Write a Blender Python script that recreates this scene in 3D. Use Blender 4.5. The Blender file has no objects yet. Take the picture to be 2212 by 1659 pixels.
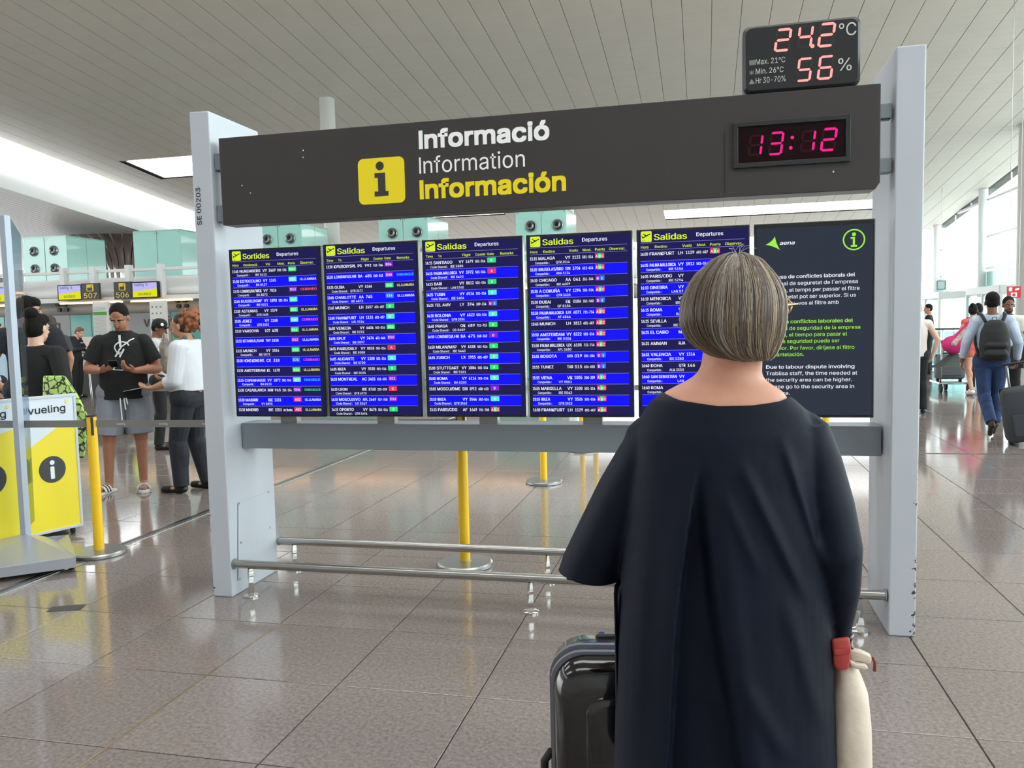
import bpy, bmesh, math, random
from mathutils import Vector, Matrix
from math import sin, cos, pi, radians as rad
random.seed(7)
SC = bpy.context.scene
COL = SC.collection
V = Vector

# ------------------------------------------------------------------ camera, world, exposure
F, YAW, PIT, ROLL, CH = 1781.7, rad(13.164), rad(-4.185), rad(-1.351), 1.5
fw = V((-sin(YAW)*cos(PIT), cos(YAW)*cos(PIT), sin(PIT)))
r0 = V((cos(YAW), sin(YAW), 0)); u0 = r0.cross(fw)
rt = r0*cos(ROLL)+u0*sin(ROLL); up = u0*cos(ROLL)-r0*sin(ROLL)
cd = bpy.data.cameras.new('camera'); cam = bpy.data.objects.new('camera', cd); COL.objects.link(cam)
cd.sensor_width = 36; cd.lens = 36*F/2212; cd.clip_end = 400; cd.clip_start = .05
cam.matrix_world = Matrix(((rt.x, up.x, -fw.x, 0), (rt.y, up.y, -fw.y, 0), (rt.z, up.z, -fw.z, CH), (0, 0, 0, 1)))
SC.camera = cam
w = bpy.data.worlds.new('overcast_sky'); SC.world = w; w.use_nodes = True
w.node_tree.nodes['Background'].inputs[0].default_value = (.93, .97, 1, 1)
w.node_tree.nodes['Background'].inputs[1].default_value = 2.3
vs = SC.view_settings; vs.view_transform = 'Standard'; vs.look = 'None'; vs.gamma = 1; vs.use_curve_mapping = False
vs.exposure = 1.22
EXPK = 2**-vs.exposure        # screens give off light that reads the same at any exposure
SC.cycles.use_denoising = True
SC.cycles.max_bounces = 8; SC.cycles.diffuse_bounces = 5; SC.cycles.glossy_bounces = 4
SC.cycles.transparent_max_bounces = 12; SC.cycles.transmission_bounces = 6
SC.cycles.sample_clamp_indirect = 6; SC.cycles.caustics_reflective = False; SC.cycles.caustics_refractive = False

# ------------------------------------------------------------------ helpers
def ray(px, py): return fw+rt*((px-1106)/F)-up*((py-829.5)/F)
C0 = V((0, 0, CH))
def P(px, py, Y): d = ray(px, py); return C0+d*(Y/d.y)
def PX(px, py, X): d = ray(px, py); return C0+d*(X/d.x)
def PZ(px, py, Z=0.): d = ray(px, py); return C0+d*((Z-CH)/d.z)
def unproj(p): d = p-C0; z = d.dot(fw); return 1106+F*d.dot(rt)/z, 829.5-F*d.dot(up)/z

def srgb(c):
    return tuple(((x/12.92) if x <= .04045 else ((x+.055)/1.055)**2.4) for x in [v/255 for v in c])+(1,)
MC = {}
def M(name, col=(200, 200, 200), rough=.5, metal=0, spec=.5, emit=0, noise=0, nscale=20, bump=0, bscale=60, trans=0, coat=0, sheen=0):
    if name in MC: return MC[name]
    m = bpy.data.materials.new(name); m.use_nodes = True; MC[name] = m
    nt = m.node_tree; b = nt.nodes['Principled BSDF']; c = srgb(col)
    b.inputs['Base Color'].default_value = c; b.inputs['Roughness'].default_value = rough
    b.inputs['Metallic'].default_value = metal; b.inputs['Specular IOR Level'].default_value = spec
    b.inputs['Coat Weight'].default_value = coat; b.inputs['Sheen Weight'].default_value = sheen
    if trans: b.inputs['Transmission Weight'].default_value = trans
    if emit:
        b.inputs['Emission Color'].default_value = c; b.inputs['Emission Strength'].default_value = emit*EXPK
        b.inputs['Base Color'].default_value = (.01, .01, .01, 1); b.inputs['Specular IOR Level'].default_value = 0
    if noise or bump:
        g = nt.nodes.new('ShaderNodeTexCoord')
    if noise:
        t = nt.nodes.new('ShaderNodeTexNoise'); t.inputs['Scale'].default_value = nscale; t.inputs['Detail'].default_value = 5
        nt.links.new(g.outputs['Object'], t.inputs['Vector'])
        r = nt.nodes.new('ShaderNodeValToRGB')
        r.color_ramp.elements[0].position = .3; r.color_ramp.elements[1].position = .7
        r.color_ramp.elements[0].color = tuple(x*(1-noise) for x in c[:3])+(1,)
        r.color_ramp.elements[1].color = tuple(min(1, x*(1+noise)) for x in c[:3])+(1,)
        nt.links.new(t.outputs['Fac'], r.inputs['Fac']); nt.links.new(r.outputs['Color'], b.inputs['Base Color'])
    if bump:
        t = nt.nodes.new('ShaderNodeTexNoise'); t.inputs['Scale'].default_value = bscale; t.inputs['Detail'].default_value = 4
        nt.links.new(g.outputs['Object'], t.inputs['Vector'])
        bp = nt.nodes.new('ShaderNodeBump'); bp.inputs['Strength'].default_value = bump; bp.inputs['Distance'].default_value = .01
        nt.links.new(t.outputs['Fac'], bp.inputs['Height']); nt.links.new(bp.outputs['Normal'], b.inputs['Normal'])
    return m
def glassmat(name, col=(246, 252, 251), a=.82, rough=.02):
    if name in MC: return MC[name]
    m = bpy.data.materials.new(name); m.use_nodes = True; MC[name] = m; nt = m.node_tree
    for n in list(nt.nodes): nt.nodes.remove(n)
    o = nt.nodes.new('ShaderNodeOutputMaterial'); mx = nt.nodes.new('ShaderNodeMixShader')
    tr = nt.nodes.new('ShaderNodeBsdfTransparent'); gl = nt.nodes.new('ShaderNodeBsdfGlossy'); fr = nt.nodes.new('ShaderNodeLayerWeight')
    tr.inputs[0].default_value = srgb(col); gl.inputs['Roughness'].default_value = rough
    pw = nt.nodes.new('ShaderNodeMath'); pw.operation = 'POWER'; pw.inputs[1].default_value = 4; nt.links.new(fr.outputs['Facing'], pw.inputs[0])
    mt = nt.nodes.new('ShaderNodeMath'); mt.operation = 'MULTIPLY_ADD'; mt.inputs[1].default_value = .6*a; mt.inputs[2].default_value = .04*a
    nt.links.new(pw.outputs[0], mt.inputs[0]); nt.links.new(mt.outputs[0], mx.inputs[0])
    nt.links.new(tr.outputs[0], mx.inputs[1]); nt.links.new(gl.outputs[0], mx.inputs[2]); nt.links.new(mx.outputs[0], o.inputs[0])
    return m

def worldloc(o):
    p = V((0, 0, 0))
    while o is not None: p += o.location; o = o.parent
    return p
class MB:
    def __init__(s): s.v = []; s.f = []
    def add(s, vs, fs):
        n = len(s.v); s.v += [tuple(a) for a in vs]; s.f += [tuple(i+n for i in f) for f in fs]; return s
    def box(s, x0, x1, y0, y1, z0, z1, mat=None):
        vs = [V((x, y, z)) for x in (x0, x1) for y in (y0, y1) for z in (z0, z1)]
        if mat is not None: vs = [mat@a for a in vs]
        return s.add(vs, [(0, 1, 3, 2), (4, 6, 7, 5), (0, 4, 5, 1), (2, 3, 7, 6), (0, 2, 6, 4), (1, 5, 7, 3)])
    def quad(s, a, b, c, d): return s.add([a, b, c, d], [(0, 1, 2, 3)])
    def prism(s, pts, off):                    # polygon pts (3d) extruded by vector off
        n = len(pts); off = V(off); vs = [V(p) for p in pts]+[V(p)+off for p in pts]
        return s.add(vs, [tuple(range(n))[::-1], tuple(range(n, 2*n))]+[(i, (i+1) % n, n+(i+1) % n, n+i) for i in range(n)])
    def rings(s, R, cap=True, closed=False):
        n = len(R[0]); vs = [p for r in R for p in r]; fs = []
        for k in range(len(R)-1):
            for i in range(n):
                j = (i+1) % n; fs.append((k*n+i, k*n+j, (k+1)*n+j, (k+1)*n+i))
        if cap: fs.append(tuple(range(n))[::-1]); fs.append(tuple((len(R)-1)*n+i for i in range(n)))
        return s.add(vs, fs)
    def cyl(s, a, b, r, r2=None, n=16, ratio=1., ref=None):
        a = V(a); b = V(b); r2 = r if r2 is None else r2
        X, Yv = basis(b-a, ref)
        R = [[c+X*(cos(2*pi*i/n)*q)+Yv*(sin(2*pi*i/n)*q*ratio) for i in range(n)] for c, q in ((a, r), (b, r2))]
        return s.rings(R)
    def cap(s, a, b, r, r2=None, n=12, m=4, ratio=1., ref=None):       # tapered capsule
        a = V(a); b = V(b); r2 = r if r2 is None else r2
        d = (b-a); L = d.length
        if L < 1e-6: d = V((0, 0, 1)); 
        d = d.normalized(); X, Yv = basis(d, ref); R = []
        for k in range(m+1):
            t = -pi/2+pi/2*k/m+(.15 if k == 0 else 0); R.append((a+d*(r*sin(t)), r*cos(t)))
        for k in range(m+1):
            t = pi/2*k/m-(.15 if k == m else 0); R.append((b+d*(r2*sin(t)), r2*cos(t)))
        return s.rings([[c+X*(cos(2*pi*i/n)*q)+Yv*(sin(2*pi*i/n)*q*ratio) for i in range(n)] for c, q in R])
    def ell(s, c, rx, ry, rz, mat=None, n=16, m=10):
        c = V(c); R = []
        for k in range(m+1):
            t = -pi/2+pi*k/m; t = max(-pi/2+.08, min(pi/2-.08, t)); ring = []
            for i in range(n):
                a = 2*pi*i/n; p = V((rx*cos(t)*cos(a), ry*cos(t)*sin(a), rz*sin(t)))
                ring.append(c+(mat@p if mat is not None else p))
            R.append(ring)
        return s.rings(R)
    def tube(s, pts, r, n=8):
        pts = [V(p) for p in pts]; R = []; ref = None
        for i, p in enumerate(pts):
            d = (pts[min(i+1, len(pts)-1)]-pts[max(i-1, 0)]).normalized()
            X, Yv = basis(d, ref); ref = X
            q = r[i] if isinstance(r, (list, tuple)) else r
            R.append([p+X*(cos(2*pi*k/n)*q)+Yv*(sin(2*pi*k/n)*q) for k in range(n)])
        return s.rings(R)
    def lathe(s, c, prof, n=32):
        c = V(c); return s.rings([[c+V((r*cos(2*pi*i/n), r*sin(2*pi*i/n), z)) for i in range(n)] for r, z in prof])
    def loft(s, rows, n=40, e=2.2):             # rows: (cx, cy, z, rx, ry)
        R = []
        for cx, cy, z, rx, ry in rows:
            ring = []
            for i in range(n):
                a = 2*pi*i/n; ca, sa = cos(a), sin(a)
                ring.append(V((cx+rx*math.copysign(abs(ca)**(2/e), ca), cy+ry*math.copysign(abs(sa)**(2/e), sa), z)))
            R.append(ring)
        return s.rings(R)
    def mesh(s, name='m'):
        me = bpy.data.meshes.new(name); me.from_pydata(s.v, [], s.f); me.update(); return me
    def build(s, name, mat, parent=None, smooth=False, bevel=0, fixn=True):
        return link(s.mesh(name), name, mat, parent, smooth, bevel, fixn)
def basis(d, ref=None):
    d = V(d).normalized(); ref = V(ref) if ref is not None else (V((0, 0, 1)) if abs(d.z) < .9 else V((0, 1, 0)))
    X = (ref-d*ref.dot(d))
    if X.length < 1e-4: X = V((1, 0, 0))-d*d.x
    X = X.normalized(); return X, d.cross(X)
def link(me, name, mat, parent=None, smooth=False, bevel=0, fixn=True):
    bm = bmesh.new(); bm.from_mesh(me)
    if fixn: bmesh.ops.recalc_face_normals(bm, faces=bm.faces)
    if bevel:
        es = [e for e in bm.edges if len(e.link_faces) == 2 and e.calc_face_angle(0) > .6]
        bmesh.ops.bevel(bm, geom=es, offset=bevel, segments=2, affect='EDGES', profile=.5, clamp_overlap=True)
    bm.to_mesh(me); bm.free()
    if smooth is True: me.polygons.foreach_set('use_smooth', [True]*len(me.polygons))
    elif smooth:
        me.polygons.foreach_set('use_smooth', [True]*len(me.polygons)); me.set_sharp_from_angle(angle=smooth)
    if mat: me.materials.append(mat)
    o = bpy.data.objects.new(name, me); COL.objects.link(o)
    if parent is not None:
        me.transform(Matrix.Translation(-worldloc(parent))); o.parent = parent
    return o
def tag(o, label=None, cat=None, group=None, kind=None):
    for k, v in (('label', label), ('category', cat), ('group', group), ('kind', kind)):
        if v: o[k] = v
    return o
def thing(name, loc, label, cat, group=None, kind=None):
    o = bpy.data.objects.new(name, None); COL.objects.link(o); o.location = loc; o.empty_display_size = .2
    return tag(o, label, cat, group, kind)
def struct(name, loc=(0, 0, 0)):
    o = bpy.data.objects.new(name, None); COL.objects.link(o); o.location = loc; o['kind'] = 'structure'; return o
def copy_tree(o, parent=None):
    c = o.copy(); COL.objects.link(c); c.parent = parent
    for ch in list(o.children): copy_tree(ch, c)
    return c
def blob(mb, vox=.01, it=6, fac=.6):
    me = mb.mesh('tmp'); o = bpy.data.objects.new('tmp', me); COL.objects.link(o)
    m = o.modifiers.new('r', 'REMESH'); m.mode = 'VOXEL'; m.voxel_size = vox; m.adaptivity = 0
    if it: q = o.modifiers.new('s', 'SMOOTH'); q.factor = fac; q.iterations = it
    dg = bpy.context.evaluated_depsgraph_get()
    r = bpy.data.meshes.new_from_object(o.evaluated_get(dg), depsgraph=dg)
    bpy.data.objects.remove(o); bpy.data.meshes.remove(me)
    return r
TC = {}
import os
FONT, CAPH = None, .682
try:                                   # the sans serif face that ships inside Blender itself
    FONT = bpy.data.fonts.load(os.path.join(bpy.utils.resource_path('LOCAL'), 'datafiles', 'fonts', 'Inter.woff2')); CAPH = .5087
except Exception: pass
def rawgeo(body, bold, res):
    c = bpy.data.curves.new('t', 'FONT'); c.body = body; c.size = 1; c.offset = bold*CAPH/.7; c.resolution_u = res; c.fill_mode = 'FRONT'
    if FONT: c.font = FONT
    o = bpy.data.objects.new('t', c); me = bpy.data.meshes.new_from_object(o)
    vs = [tuple(v.co[:2]) for v in me.vertices]; fs = [tuple(q.vertices) for q in me.polygons]
    bpy.data.objects.remove(o); bpy.data.curves.remove(c); bpy.data.meshes.remove(me)
    return vs, fs
GC_ = {}
def glyph(ch, bold, res):                  # outline and advance width of one letter
    k = (ch, bold, res)
    if k not in GC_:
        h = max(v[0] for v in rawgeo('H', 0, 1)[0]); hh = max(v[0] for v in rawgeo(ch+'H', 0, 1)[0]); adv = hh-h
        if ch == 'I' and FONT:             # plain bar, as on the airport signs
            q = .036; GC_[k] = ([(q, 0), (q+.062, 0), (q+.062, CAPH), (q, CAPH)], [(0, 1, 2, 3)], .062+2*q); return GC_[k]
        GC_[k] = ((*rawgeo(ch, bold, res), adv) if ch != ' ' else ([], [], .17))
    return GC_[k]
def tgeo(body, bold=0., res=2):
    if FONT: bold = 0.
    k = (body, bold, res)
    if k in TC: return TC[k]
    vs, fs, x = [], [], 0
    for ch in body:
        gv, gf, adv = glyph(ch, bold, res); n = len(vs); vs += [(a+x, b) for a, b in gv]; fs += [tuple(i+n for i in f) for f in gf]; x += adv
    x0 = min(v[0] for v in vs); x1 = max(v[0] for v in vs)
    TC[k] = ([(v[0]-x0, v[1]) for v in vs], fs, x1-x0); return TC[k]
def text(mb, body, fr, u, v, h, wd=None, al='L', bold=0., maxw=None, res=3):
    vs, fs, W = tgeo(body, bold, res); s = h/CAPH; sx = s if wd is None else wd/W
    if maxw and sx*W > maxw: sx = maxw/W
    du = 0 if al == 'L' else (-sx*W/2 if al == 'C' else -sx*W)
    if not FONT or bold <= .005: mb.add([fr(u+du+a*sx, v+b*s) for a, b in vs], fs); return
    e = bold*s*.8; sh = [(-e, 0), (e, 0)] if res <= 3 else [(e*a, e*b) for a in (-1, -.33, .33, 1) for b in (-1, 0, 1)]
    for j, (dx, dy) in enumerate(sh): mb.add([fr(u+du+a*sx*(1-2*e/max(W*sx, .001))+e+dx, v+b*s*(1-.9*e/h if res > 3 else 1)+dy+(e if res > 3 else 0), j*.00002) for a, b in vs], fs)
def frame(o, U, W, N=None, n=0):
    o, U, W = V(o), V(U), V(W)
    off = V(N)*n if N is not None else V((0, 0, 0))
    return lambda u, v, k=0: o+U*u+W*v+off+(V(N)*k if N is not None else V((0, 0, 0)))
def xz(Y): return lambda u, v, k=0: V((u, Y-k, v))
def poly(mb, fr, pts): mb.add([fr(a, b) for a, b in pts], [tuple(range(len(pts)))])
def rrect(u0, u1, v0, v1, r, n=5):
    out = []
    for cx, cy, a0 in ((u1-r, v1-r, 0), (u0+r, v1-r, 90), (u0+r, v0+r, 180), (u1-r, v0+r, 270)):
        out += [(cx+r*cos(rad(a0+90*i/n)), cy+r*sin(rad(a0+90*i/n))) for i in range(n+1)]
    return out

# ------------------------------------------------------------------ materials
steel = M('brushed_steel', (172, 170, 167), .22, 1, bump=.05, bscale=200)
chrome = M('polished_steel', (215, 213, 210), .12, 1)
paintgrey = M('grey_blue_paint', (182, 189, 199), .42, .25, noise=.03, nscale=3, bump=.03, bscale=400)
beamgrey = M('beam_grey_paint', (138, 147, 154), .4, .3, noise=.03, nscale=3)
blackpl = M('black_plastic', (18, 18, 20), .35)
bezel = M('glossy_black_bezel', (10, 10, 12), .18)
signbrown = M('dark_brown_grey_sheet', (56, 51, 51), .45, noise=.04, nscale=4)
yellowp = M('yellow_sheet', (250, 226, 20), .4)
whitep = M('white_lettering', (255, 255, 255), .5)
white = M('white_paint', (222, 222, 220), .45)
offw = M('warm_white_paint', (214, 214, 208), .5)
teal = M('teal_glass_panel', (168, 222, 211), .15, noise=.02, nscale=1, coat=.5)
darkm = M('dark_joint', (40, 38, 36), .8)
rubber = M('dark_rubber', (24, 24, 25), .7)
yellowpost = M('yellow_post_enamel', (255, 205, 20), .32, coat=.3)

# ------------------------------------------------------------------ floor of granite tiles
def floor_mat():
    m = bpy.data.materials.new('polished_granite'); m.use_nodes = True; nt = m.node_tree; b = nt.nodes['Principled BSDF']
    g = nt.nodes.new('ShaderNodeNewGeometry')
    n1 = nt.nodes.new('ShaderNodeTexNoise'); n1.inputs['Scale'].default_value = 60; n1.inputs['Detail'].default_value = 8; n1.inputs['Roughness'].default_value = .7
    n2 = nt.nodes.new('ShaderNodeTexNoise'); n2.inputs['Scale'].default_value = 85; n2.inputs['Detail'].default_value = 3
    n3 = nt.nodes.new('ShaderNodeTexNoise'); n3.inputs['Scale'].default_value = .9; n3.inputs['Detail'].default_value = 2
    for n in (n1, n2, n3): nt.links.new(g.outputs['Position'], n.inputs['Vector'])
    r1 = nt.nodes.new('ShaderNodeValToRGB'); e = r1.color_ramp.elements
    e[0].position = .34; e[0].color = srgb((112, 101, 96)); e[1].position = .68; e[1].color = srgb((152, 141, 135))
    r2 = nt.nodes.new('ShaderNodeValToRGB'); e = r2.color_ramp.elements
    e[0].position = .27; e[0].color = (.5, .46, .44, 1); e[1].position = .37; e[1].color = (1, 1, 1, 1)
    mx = nt.nodes.new('ShaderNodeMix'); mx.data_type = 'RGBA'; mx.blend_type = 'MULTIPLY'; mx.inputs[0].default_value = .75
    nt.links.new(n1.outputs['Fac'], r1.inputs[0]); nt.links.new(n2.outputs['Fac'], r2.inputs[0])
    nt.links.new(r1.outputs[0], mx.inputs[6]); nt.links.new(r2.outputs[0], mx.inputs[7])
    oi = nt.nodes.new('ShaderNodeObjectInfo'); mr = nt.nodes.new('ShaderNodeMapRange'); mr.inputs[3].default_value = .93; mr.inputs[4].default_value = 1.05
    nt.links.new(oi.outputs['Random'], mr.inputs[0])
    m2 = nt.nodes.new('ShaderNodeMix'); m2.data_type = 'RGBA'; m2.blend_type = 'MULTIPLY'; m2.inputs[0].default_value = 1
    nt.links.new(mx.outputs[2], m2.inputs[6]); nt.links.new(mr.outputs[0], m2.inputs[7]); nt.links.new(m2.outputs[2], b.inputs['Base Color'])
    mr2 = nt.nodes.new('ShaderNodeMapRange'); mr2.inputs[3].default_value = .05; mr2.inputs[4].default_value = .15
    nt.links.new(n3.outputs['Fac'], mr2.inputs[0]); nt.links.new(mr2.outputs[0], b.inputs['Roughness'])
    b.inputs['Specular IOR Level'].default_value = .85
    return m
granite = floor_mat()
floor = struct('floor')
XW = 12.2
MB().box(-46, XW+.3, -14, 62, -.1, -.004).build('floor_bed', M('grout', (58, 52, 49), .8), floor)
TX, TY = .6095, .6265
gx = lambda i: -2.122+TX*i
gy = lambda j: 3.103+TY*j
def tile_mb(x0, y0, m=None, g=.0028):
    m = m or MB(); x1 = x0+TX-g; y1 = y0+TY-g; x0 += g; y0 += g; b = .0015
    m.add([(x0, y0, -.005), (x1, y0, -.005), (x1, y1, -.005), (x0, y1, -.005), (x0, y0, -b), (x1, y0, -b), (x1, y1, -b), (x0, y1, -b),
           (x0+b, y0+b, 0), (x1-b, y0+b, 0), (x1-b, y1-b, 0), (x0+b, y1-b, 0)],
          [(0, 1, 5, 4), (1, 2, 6, 5), (2, 3, 7, 6), (3, 0, 4, 7), (4, 5, 9, 8), (5, 6, 10, 9), (6, 7, 11, 10), (7, 4, 8, 11), (8, 9, 10, 11)])
    return m
cells = []
for i in range(-60, 24):
    for j in range(-8, 60):
        c = V((gx(i)+TX/2, gy(j)+TY/2, 0))
        if c.y < 1.2: d = 99
        else:
            a, b_ = unproj(c); mg = 60*6/max(c.y, 1)+40
            d = c.y if -mg < a < 2212+mg and b_ < 1659+mg*2 else 99
            d += .02*abs(c.x)
        cells.append((d, i, j))
cells.sort()
tmesh = tile_mb(0, 0).mesh('floor_tile'); tmesh.materials.append(granite)
rest = MB()
for k, (d, i, j) in enumerate(cells):
    if k < 300:
        o = bpy.data.objects.new('floor_tile', tmesh); o.location = (gx(i), gy(j), 0); o.parent = floor; COL.objects.link(o)
    elif gy(j) < 26: tile_mb(gx(i), gy(j), rest)
o = rest.build('floor_tiling', granite, floor, fixn=False); o['kind'] = 'stuff'
def far_floor():
    m = granite.copy(); m.name = 'granite_with_joints'; nt = m.node_tree; b = nt.nodes['Principled BSDF']
    g = nt.nodes.new('ShaderNodeNewGeometry'); mp = nt.nodes.new('ShaderNodeMapping'); mp.inputs['Location'].default_value = (2.122/TX, -3.103/TY, 0)
    mp.inputs['Scale'].default_value = (1/TX, 1/TY, 1)
    br = nt.nodes.new('ShaderNodeTexBrick'); br.offset = 0; br.inputs['Brick Width'].default_value = 1; br.inputs['Row Height'].default_value = 1
    br.inputs['Scale'].default_value = 1; br.inputs['Mortar Size'].default_value = .006
    br.inputs['Color1'].default_value = (1, 1, 1, 1); br.inputs['Color2'].default_value = (.95, .95, .95, 1); br.inputs['Mortar'].default_value = (.3, .28, .27, 1)
    nt.links.new(g.outputs['Position'], mp.inputs[0]); nt.links.new(mp.outputs[0], br.inputs['Vector'])
    old = b.inputs['Base Color'].links[0].from_socket
    mx = nt.nodes.new('ShaderNodeMix'); mx.data_type = 'RGBA'; mx.blend_type = 'MULTIPLY'; mx.inputs[0].default_value = 1
    nt.links.new(old, mx.inputs[6]); nt.links.new(br.outputs['Color'], mx.inputs[7]); nt.links.new(mx.outputs[2], b.inputs['Base Color'])
    return m
farm = far_floor(); yf = max(gy(j)+TY for j in range(-8, 60) if gy(j) < 26)
m = MB(); m.box(-46, XW+.3, yf, 62, -.005, 0); m.box(-46, gx(-60), -14, yf, -.005, 0); m.box(gx(24), XW+.3, -14, yf, -.005, 0); m.box(gx(-60), gx(24), -14, gy(-8), -.005, 0)
m.build('far_paving', farm, floor)
# metal channel cover and brass expansion joint let into the floor
a = MB(); a.box(-4.065, -3.985, 2.5, 24, -.001, .004); a.build('channel_cover', steel, floor)
a = MB(); a.box(-4.04, -4.01, 2.5, 24, .0035, .006); a.build('channel_rib', M('dark_steel', (120, 120, 120), .35, 1), floor)
MB().box(-2.126, -2.118, 1.2, 3.74, -.001, .001).build('brass_joint', M('brass', (178, 160, 125), .35, 1), floor)
MB().box(2, 12, 9.55, 9.62, -.001, .0015).build('cross_joint', M('joint_metal', (110, 112, 112), .4, .6), floor)
MB().prism([PZ(100, 1322, .001), PZ(174, 1317, .001), PZ(187, 1305, .001), PZ(112, 1311, .001)], (0, 0, .001)).build('anti_slip_tape', M('dark_tape', (70, 68, 66), .8), floor)
MB().box(-70, 80, -60, 140, -.4, -.12).build('ground', M('pale_concrete', (215, 215, 212), .8)).__setitem__('kind', 'structure')

# ------------------------------------------------------------------ roof: long ceiling panels, skylights, clerestory
SL, Z0 = .105, 11.2
def cz(y): return Z0-SL*y
def PC(px, py): d = ray(px, py); t = (Z0-CH)/(d.z+SL*d.y); return C0+d*t
ceil = struct('ceiling')
def ceil_mat(name, c, rough=.55):
    m = M(name, c, rough, noise=.025, nscale=1.2); return m
cpan = ceil_mat('perforated_ceiling_panel', (219, 211, 200), .5)
PW, PL = .704, .43
xr_ = XW; NX = 52; xl_ = xr_-NX*PW; Y0c, Y1c = -11., 49.
NY = int((Y1c-Y0c)/PL)
holes = [(-22.0, -16.4, 28.6, 31.0), (-2.2, 9.2, 41.6, 43.4), (-15.0, -9.4, 38.4, 40.4),
         (-20, -12, 12.2, 14.8), (-8, 8, 12.2, 14.8), (-20, -12, 4, 6.6), (-8, 8, 4, 6.6), (-20, -12, -4.6, -2), (-8, 8, -4.6, -2)]  # this row: unseen openings overhead, added to brighten floor and ceiling
def inhole(x, y): return any(a <= x <= b and c <= y <= d for a, b, c, d in holes)
def strip(i, m):
    x0 = xl_+i*PW+.006; x1 = x0+PW-.012; xc = (x0+x1)/2
    for j in range(NY):
        a = Y0c+j*PL+.0012; b = a+PL-.0024
        if inhole(xc, (a+b)/2): continue
        h = .004
        m.add([(x0, a, cz(a)), (x1, a, cz(a)), (x1, b, cz(b)), (x0, b, cz(b)), (x0+.004, a+.004, cz(a)-h), (x1-.004, a+.004, cz(a)-h), (x1-.004, b-.004, cz(b)-h), (x0+.004, b-.004, cz(b)-h)],
              [(4, 5, 6, 7), (0, 1, 5, 4), (1, 2, 6, 5), (2, 3, 7, 6), (3, 0, 4, 7)])
for i in range(NX):
    m = MB(); strip(i, m); m.build('ceiling_panel_strip', cpan, ceil, fixn=False)
# dark board above the joints, left open over the skylights
m = MB()
def slab(m, x0, x1, y0, y1, off=.02, th=.035):
    m.add([(x, y, cz(y)+o) for o in (off, off+th) for x, y in ((x0, y0), (x1, y0), (x1, y1), (x0, y1))],
          [(0, 3, 2, 1), (4, 5, 6, 7), (0, 1, 5, 4), (1, 2, 6, 5), (2, 3, 7, 6), (3, 0, 4, 7)])
ys = sorted({Y0c-.5, Y1c}|{v for h in holes for v in (h[2], h[3])})
for ya, yb in zip(ys, ys[1:]):
    cut = sorted([(h[0], h[1]) for h in holes if h[2] < (ya+yb)/2 < h[3]]); x = xl_
    for a, b in cut: slab(m, x, a, ya, yb); x = b
    slab(m, x, xr_+.5, ya, yb)
m.build('roof_board', darkm, ceil, fixn=False)
def translucent(name, col):
    m = bpy.data.materials.new(name); m.use_nodes = True; nt = m.node_tree
    for n in list(nt.nodes): nt.nodes.remove(n)
    o = nt.nodes.new('ShaderNodeOutputMaterial'); t = nt.nodes.new('ShaderNodeBsdfTranslucent'); t.inputs[0].default_value = srgb(col)
    tr = nt.nodes.new('ShaderNodeBsdfTransparent'); tr.inputs[0].default_value = (1, 1, 1, 1)
    mx = nt.nodes.new('ShaderNodeMixShader'); mx.inputs[0].default_value = .3
    nt.links.new(t.outputs[0], mx.inputs[1]); nt.links.new(tr.outputs[0], mx.inputs[2]); nt.links.new(mx.outputs[0], o.inputs[0]); return m
diff = translucent('skylight_diffuser', (250, 248, 244))
for h in holes:  # fills the added, unseen openings as well as the visible skylights
    i0 = math.ceil((h[0]-xl_)/PW-.5); i1 = int((h[1]-xl_)/PW+.5)
    for i in range(i0, i1):
        x0 = xl_+i*PW+.01; x1 = x0+PW-.02
        n = 3 if h[3]-h[2] < 2.7 else 4; st = (h[3]-h[2])/n
        for k in range(n):
            a = h[2]+k*st+.01; b = a+st-.02
            MB().quad((x0, a, cz(a)+.002), (x1, a, cz(a)+.002), (x1, b, cz(b)+.002), (x0, b, cz(b)+.002)).build('skylight_pane', diff, ceil, fixn=False)
# clerestory gap, curved white fascia, and the lower roof beyond it
fasc = M('glossy_white_fascia', (236, 238, 236), .35, noise=.01)
XF = xl_-.1
def band(m, y0, y1, n=14):
    R = []
    for y in (y0, y1):
        pts = []
        for k in range(n+1):
            t = k/n; a = t*pi/2
            pts.append(V((XF-2.6+2.3*sin(a), y, cz(y)+.55-1.95*(1-cos(a))-.25*t)))
        R.append(pts)
    k = n+1; m.add(R[0]+R[1], [(i, i+1, k+i+1, k+i) for i in range(n)])
yy = -11
while yy < 49:
    m = MB(); band(m, yy, yy+2); m.build('fascia_panel', fasc, ceil, smooth=True, fixn=False); yy += 2
low = M('glossy_ceiling_slat', (240, 242, 240), .38, noise=.02)
lz = lambda y: cz(y)-1.65
for i in range(62):
    x1 = XF-.35-i*.28; x0 = x1-.25
    m = MB(); m.add([(x, y, lz(y)+o+(.0 if True else 0)) for o in (0, .03) for x, y in ((x0, -11), (x1, -11), (x1, 49), (x0, 49))],
                    [(0, 3, 2, 1), (0, 1, 5, 4), (2, 3, 7, 6), (1, 2, 6, 5), (3, 0, 4, 7)])
    m.build('ceiling_slat', low, ceil, fixn=False)
m = MB(); m.add([(x, y, lz(y)+o) for o in (.05, .2) for x, y in ((-46, -11.5), (XF-.62, -11.5), (XF-.62, 49), (-46, 49))],
                [(0, 3, 2, 1), (4, 5, 6, 7), (0, 1, 5, 4), (1, 2, 6, 5), (2, 3, 7, 6), (3, 0, 4, 7)]); m.build('lower_roof_board', darkm, ceil, fixn=False)

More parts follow.
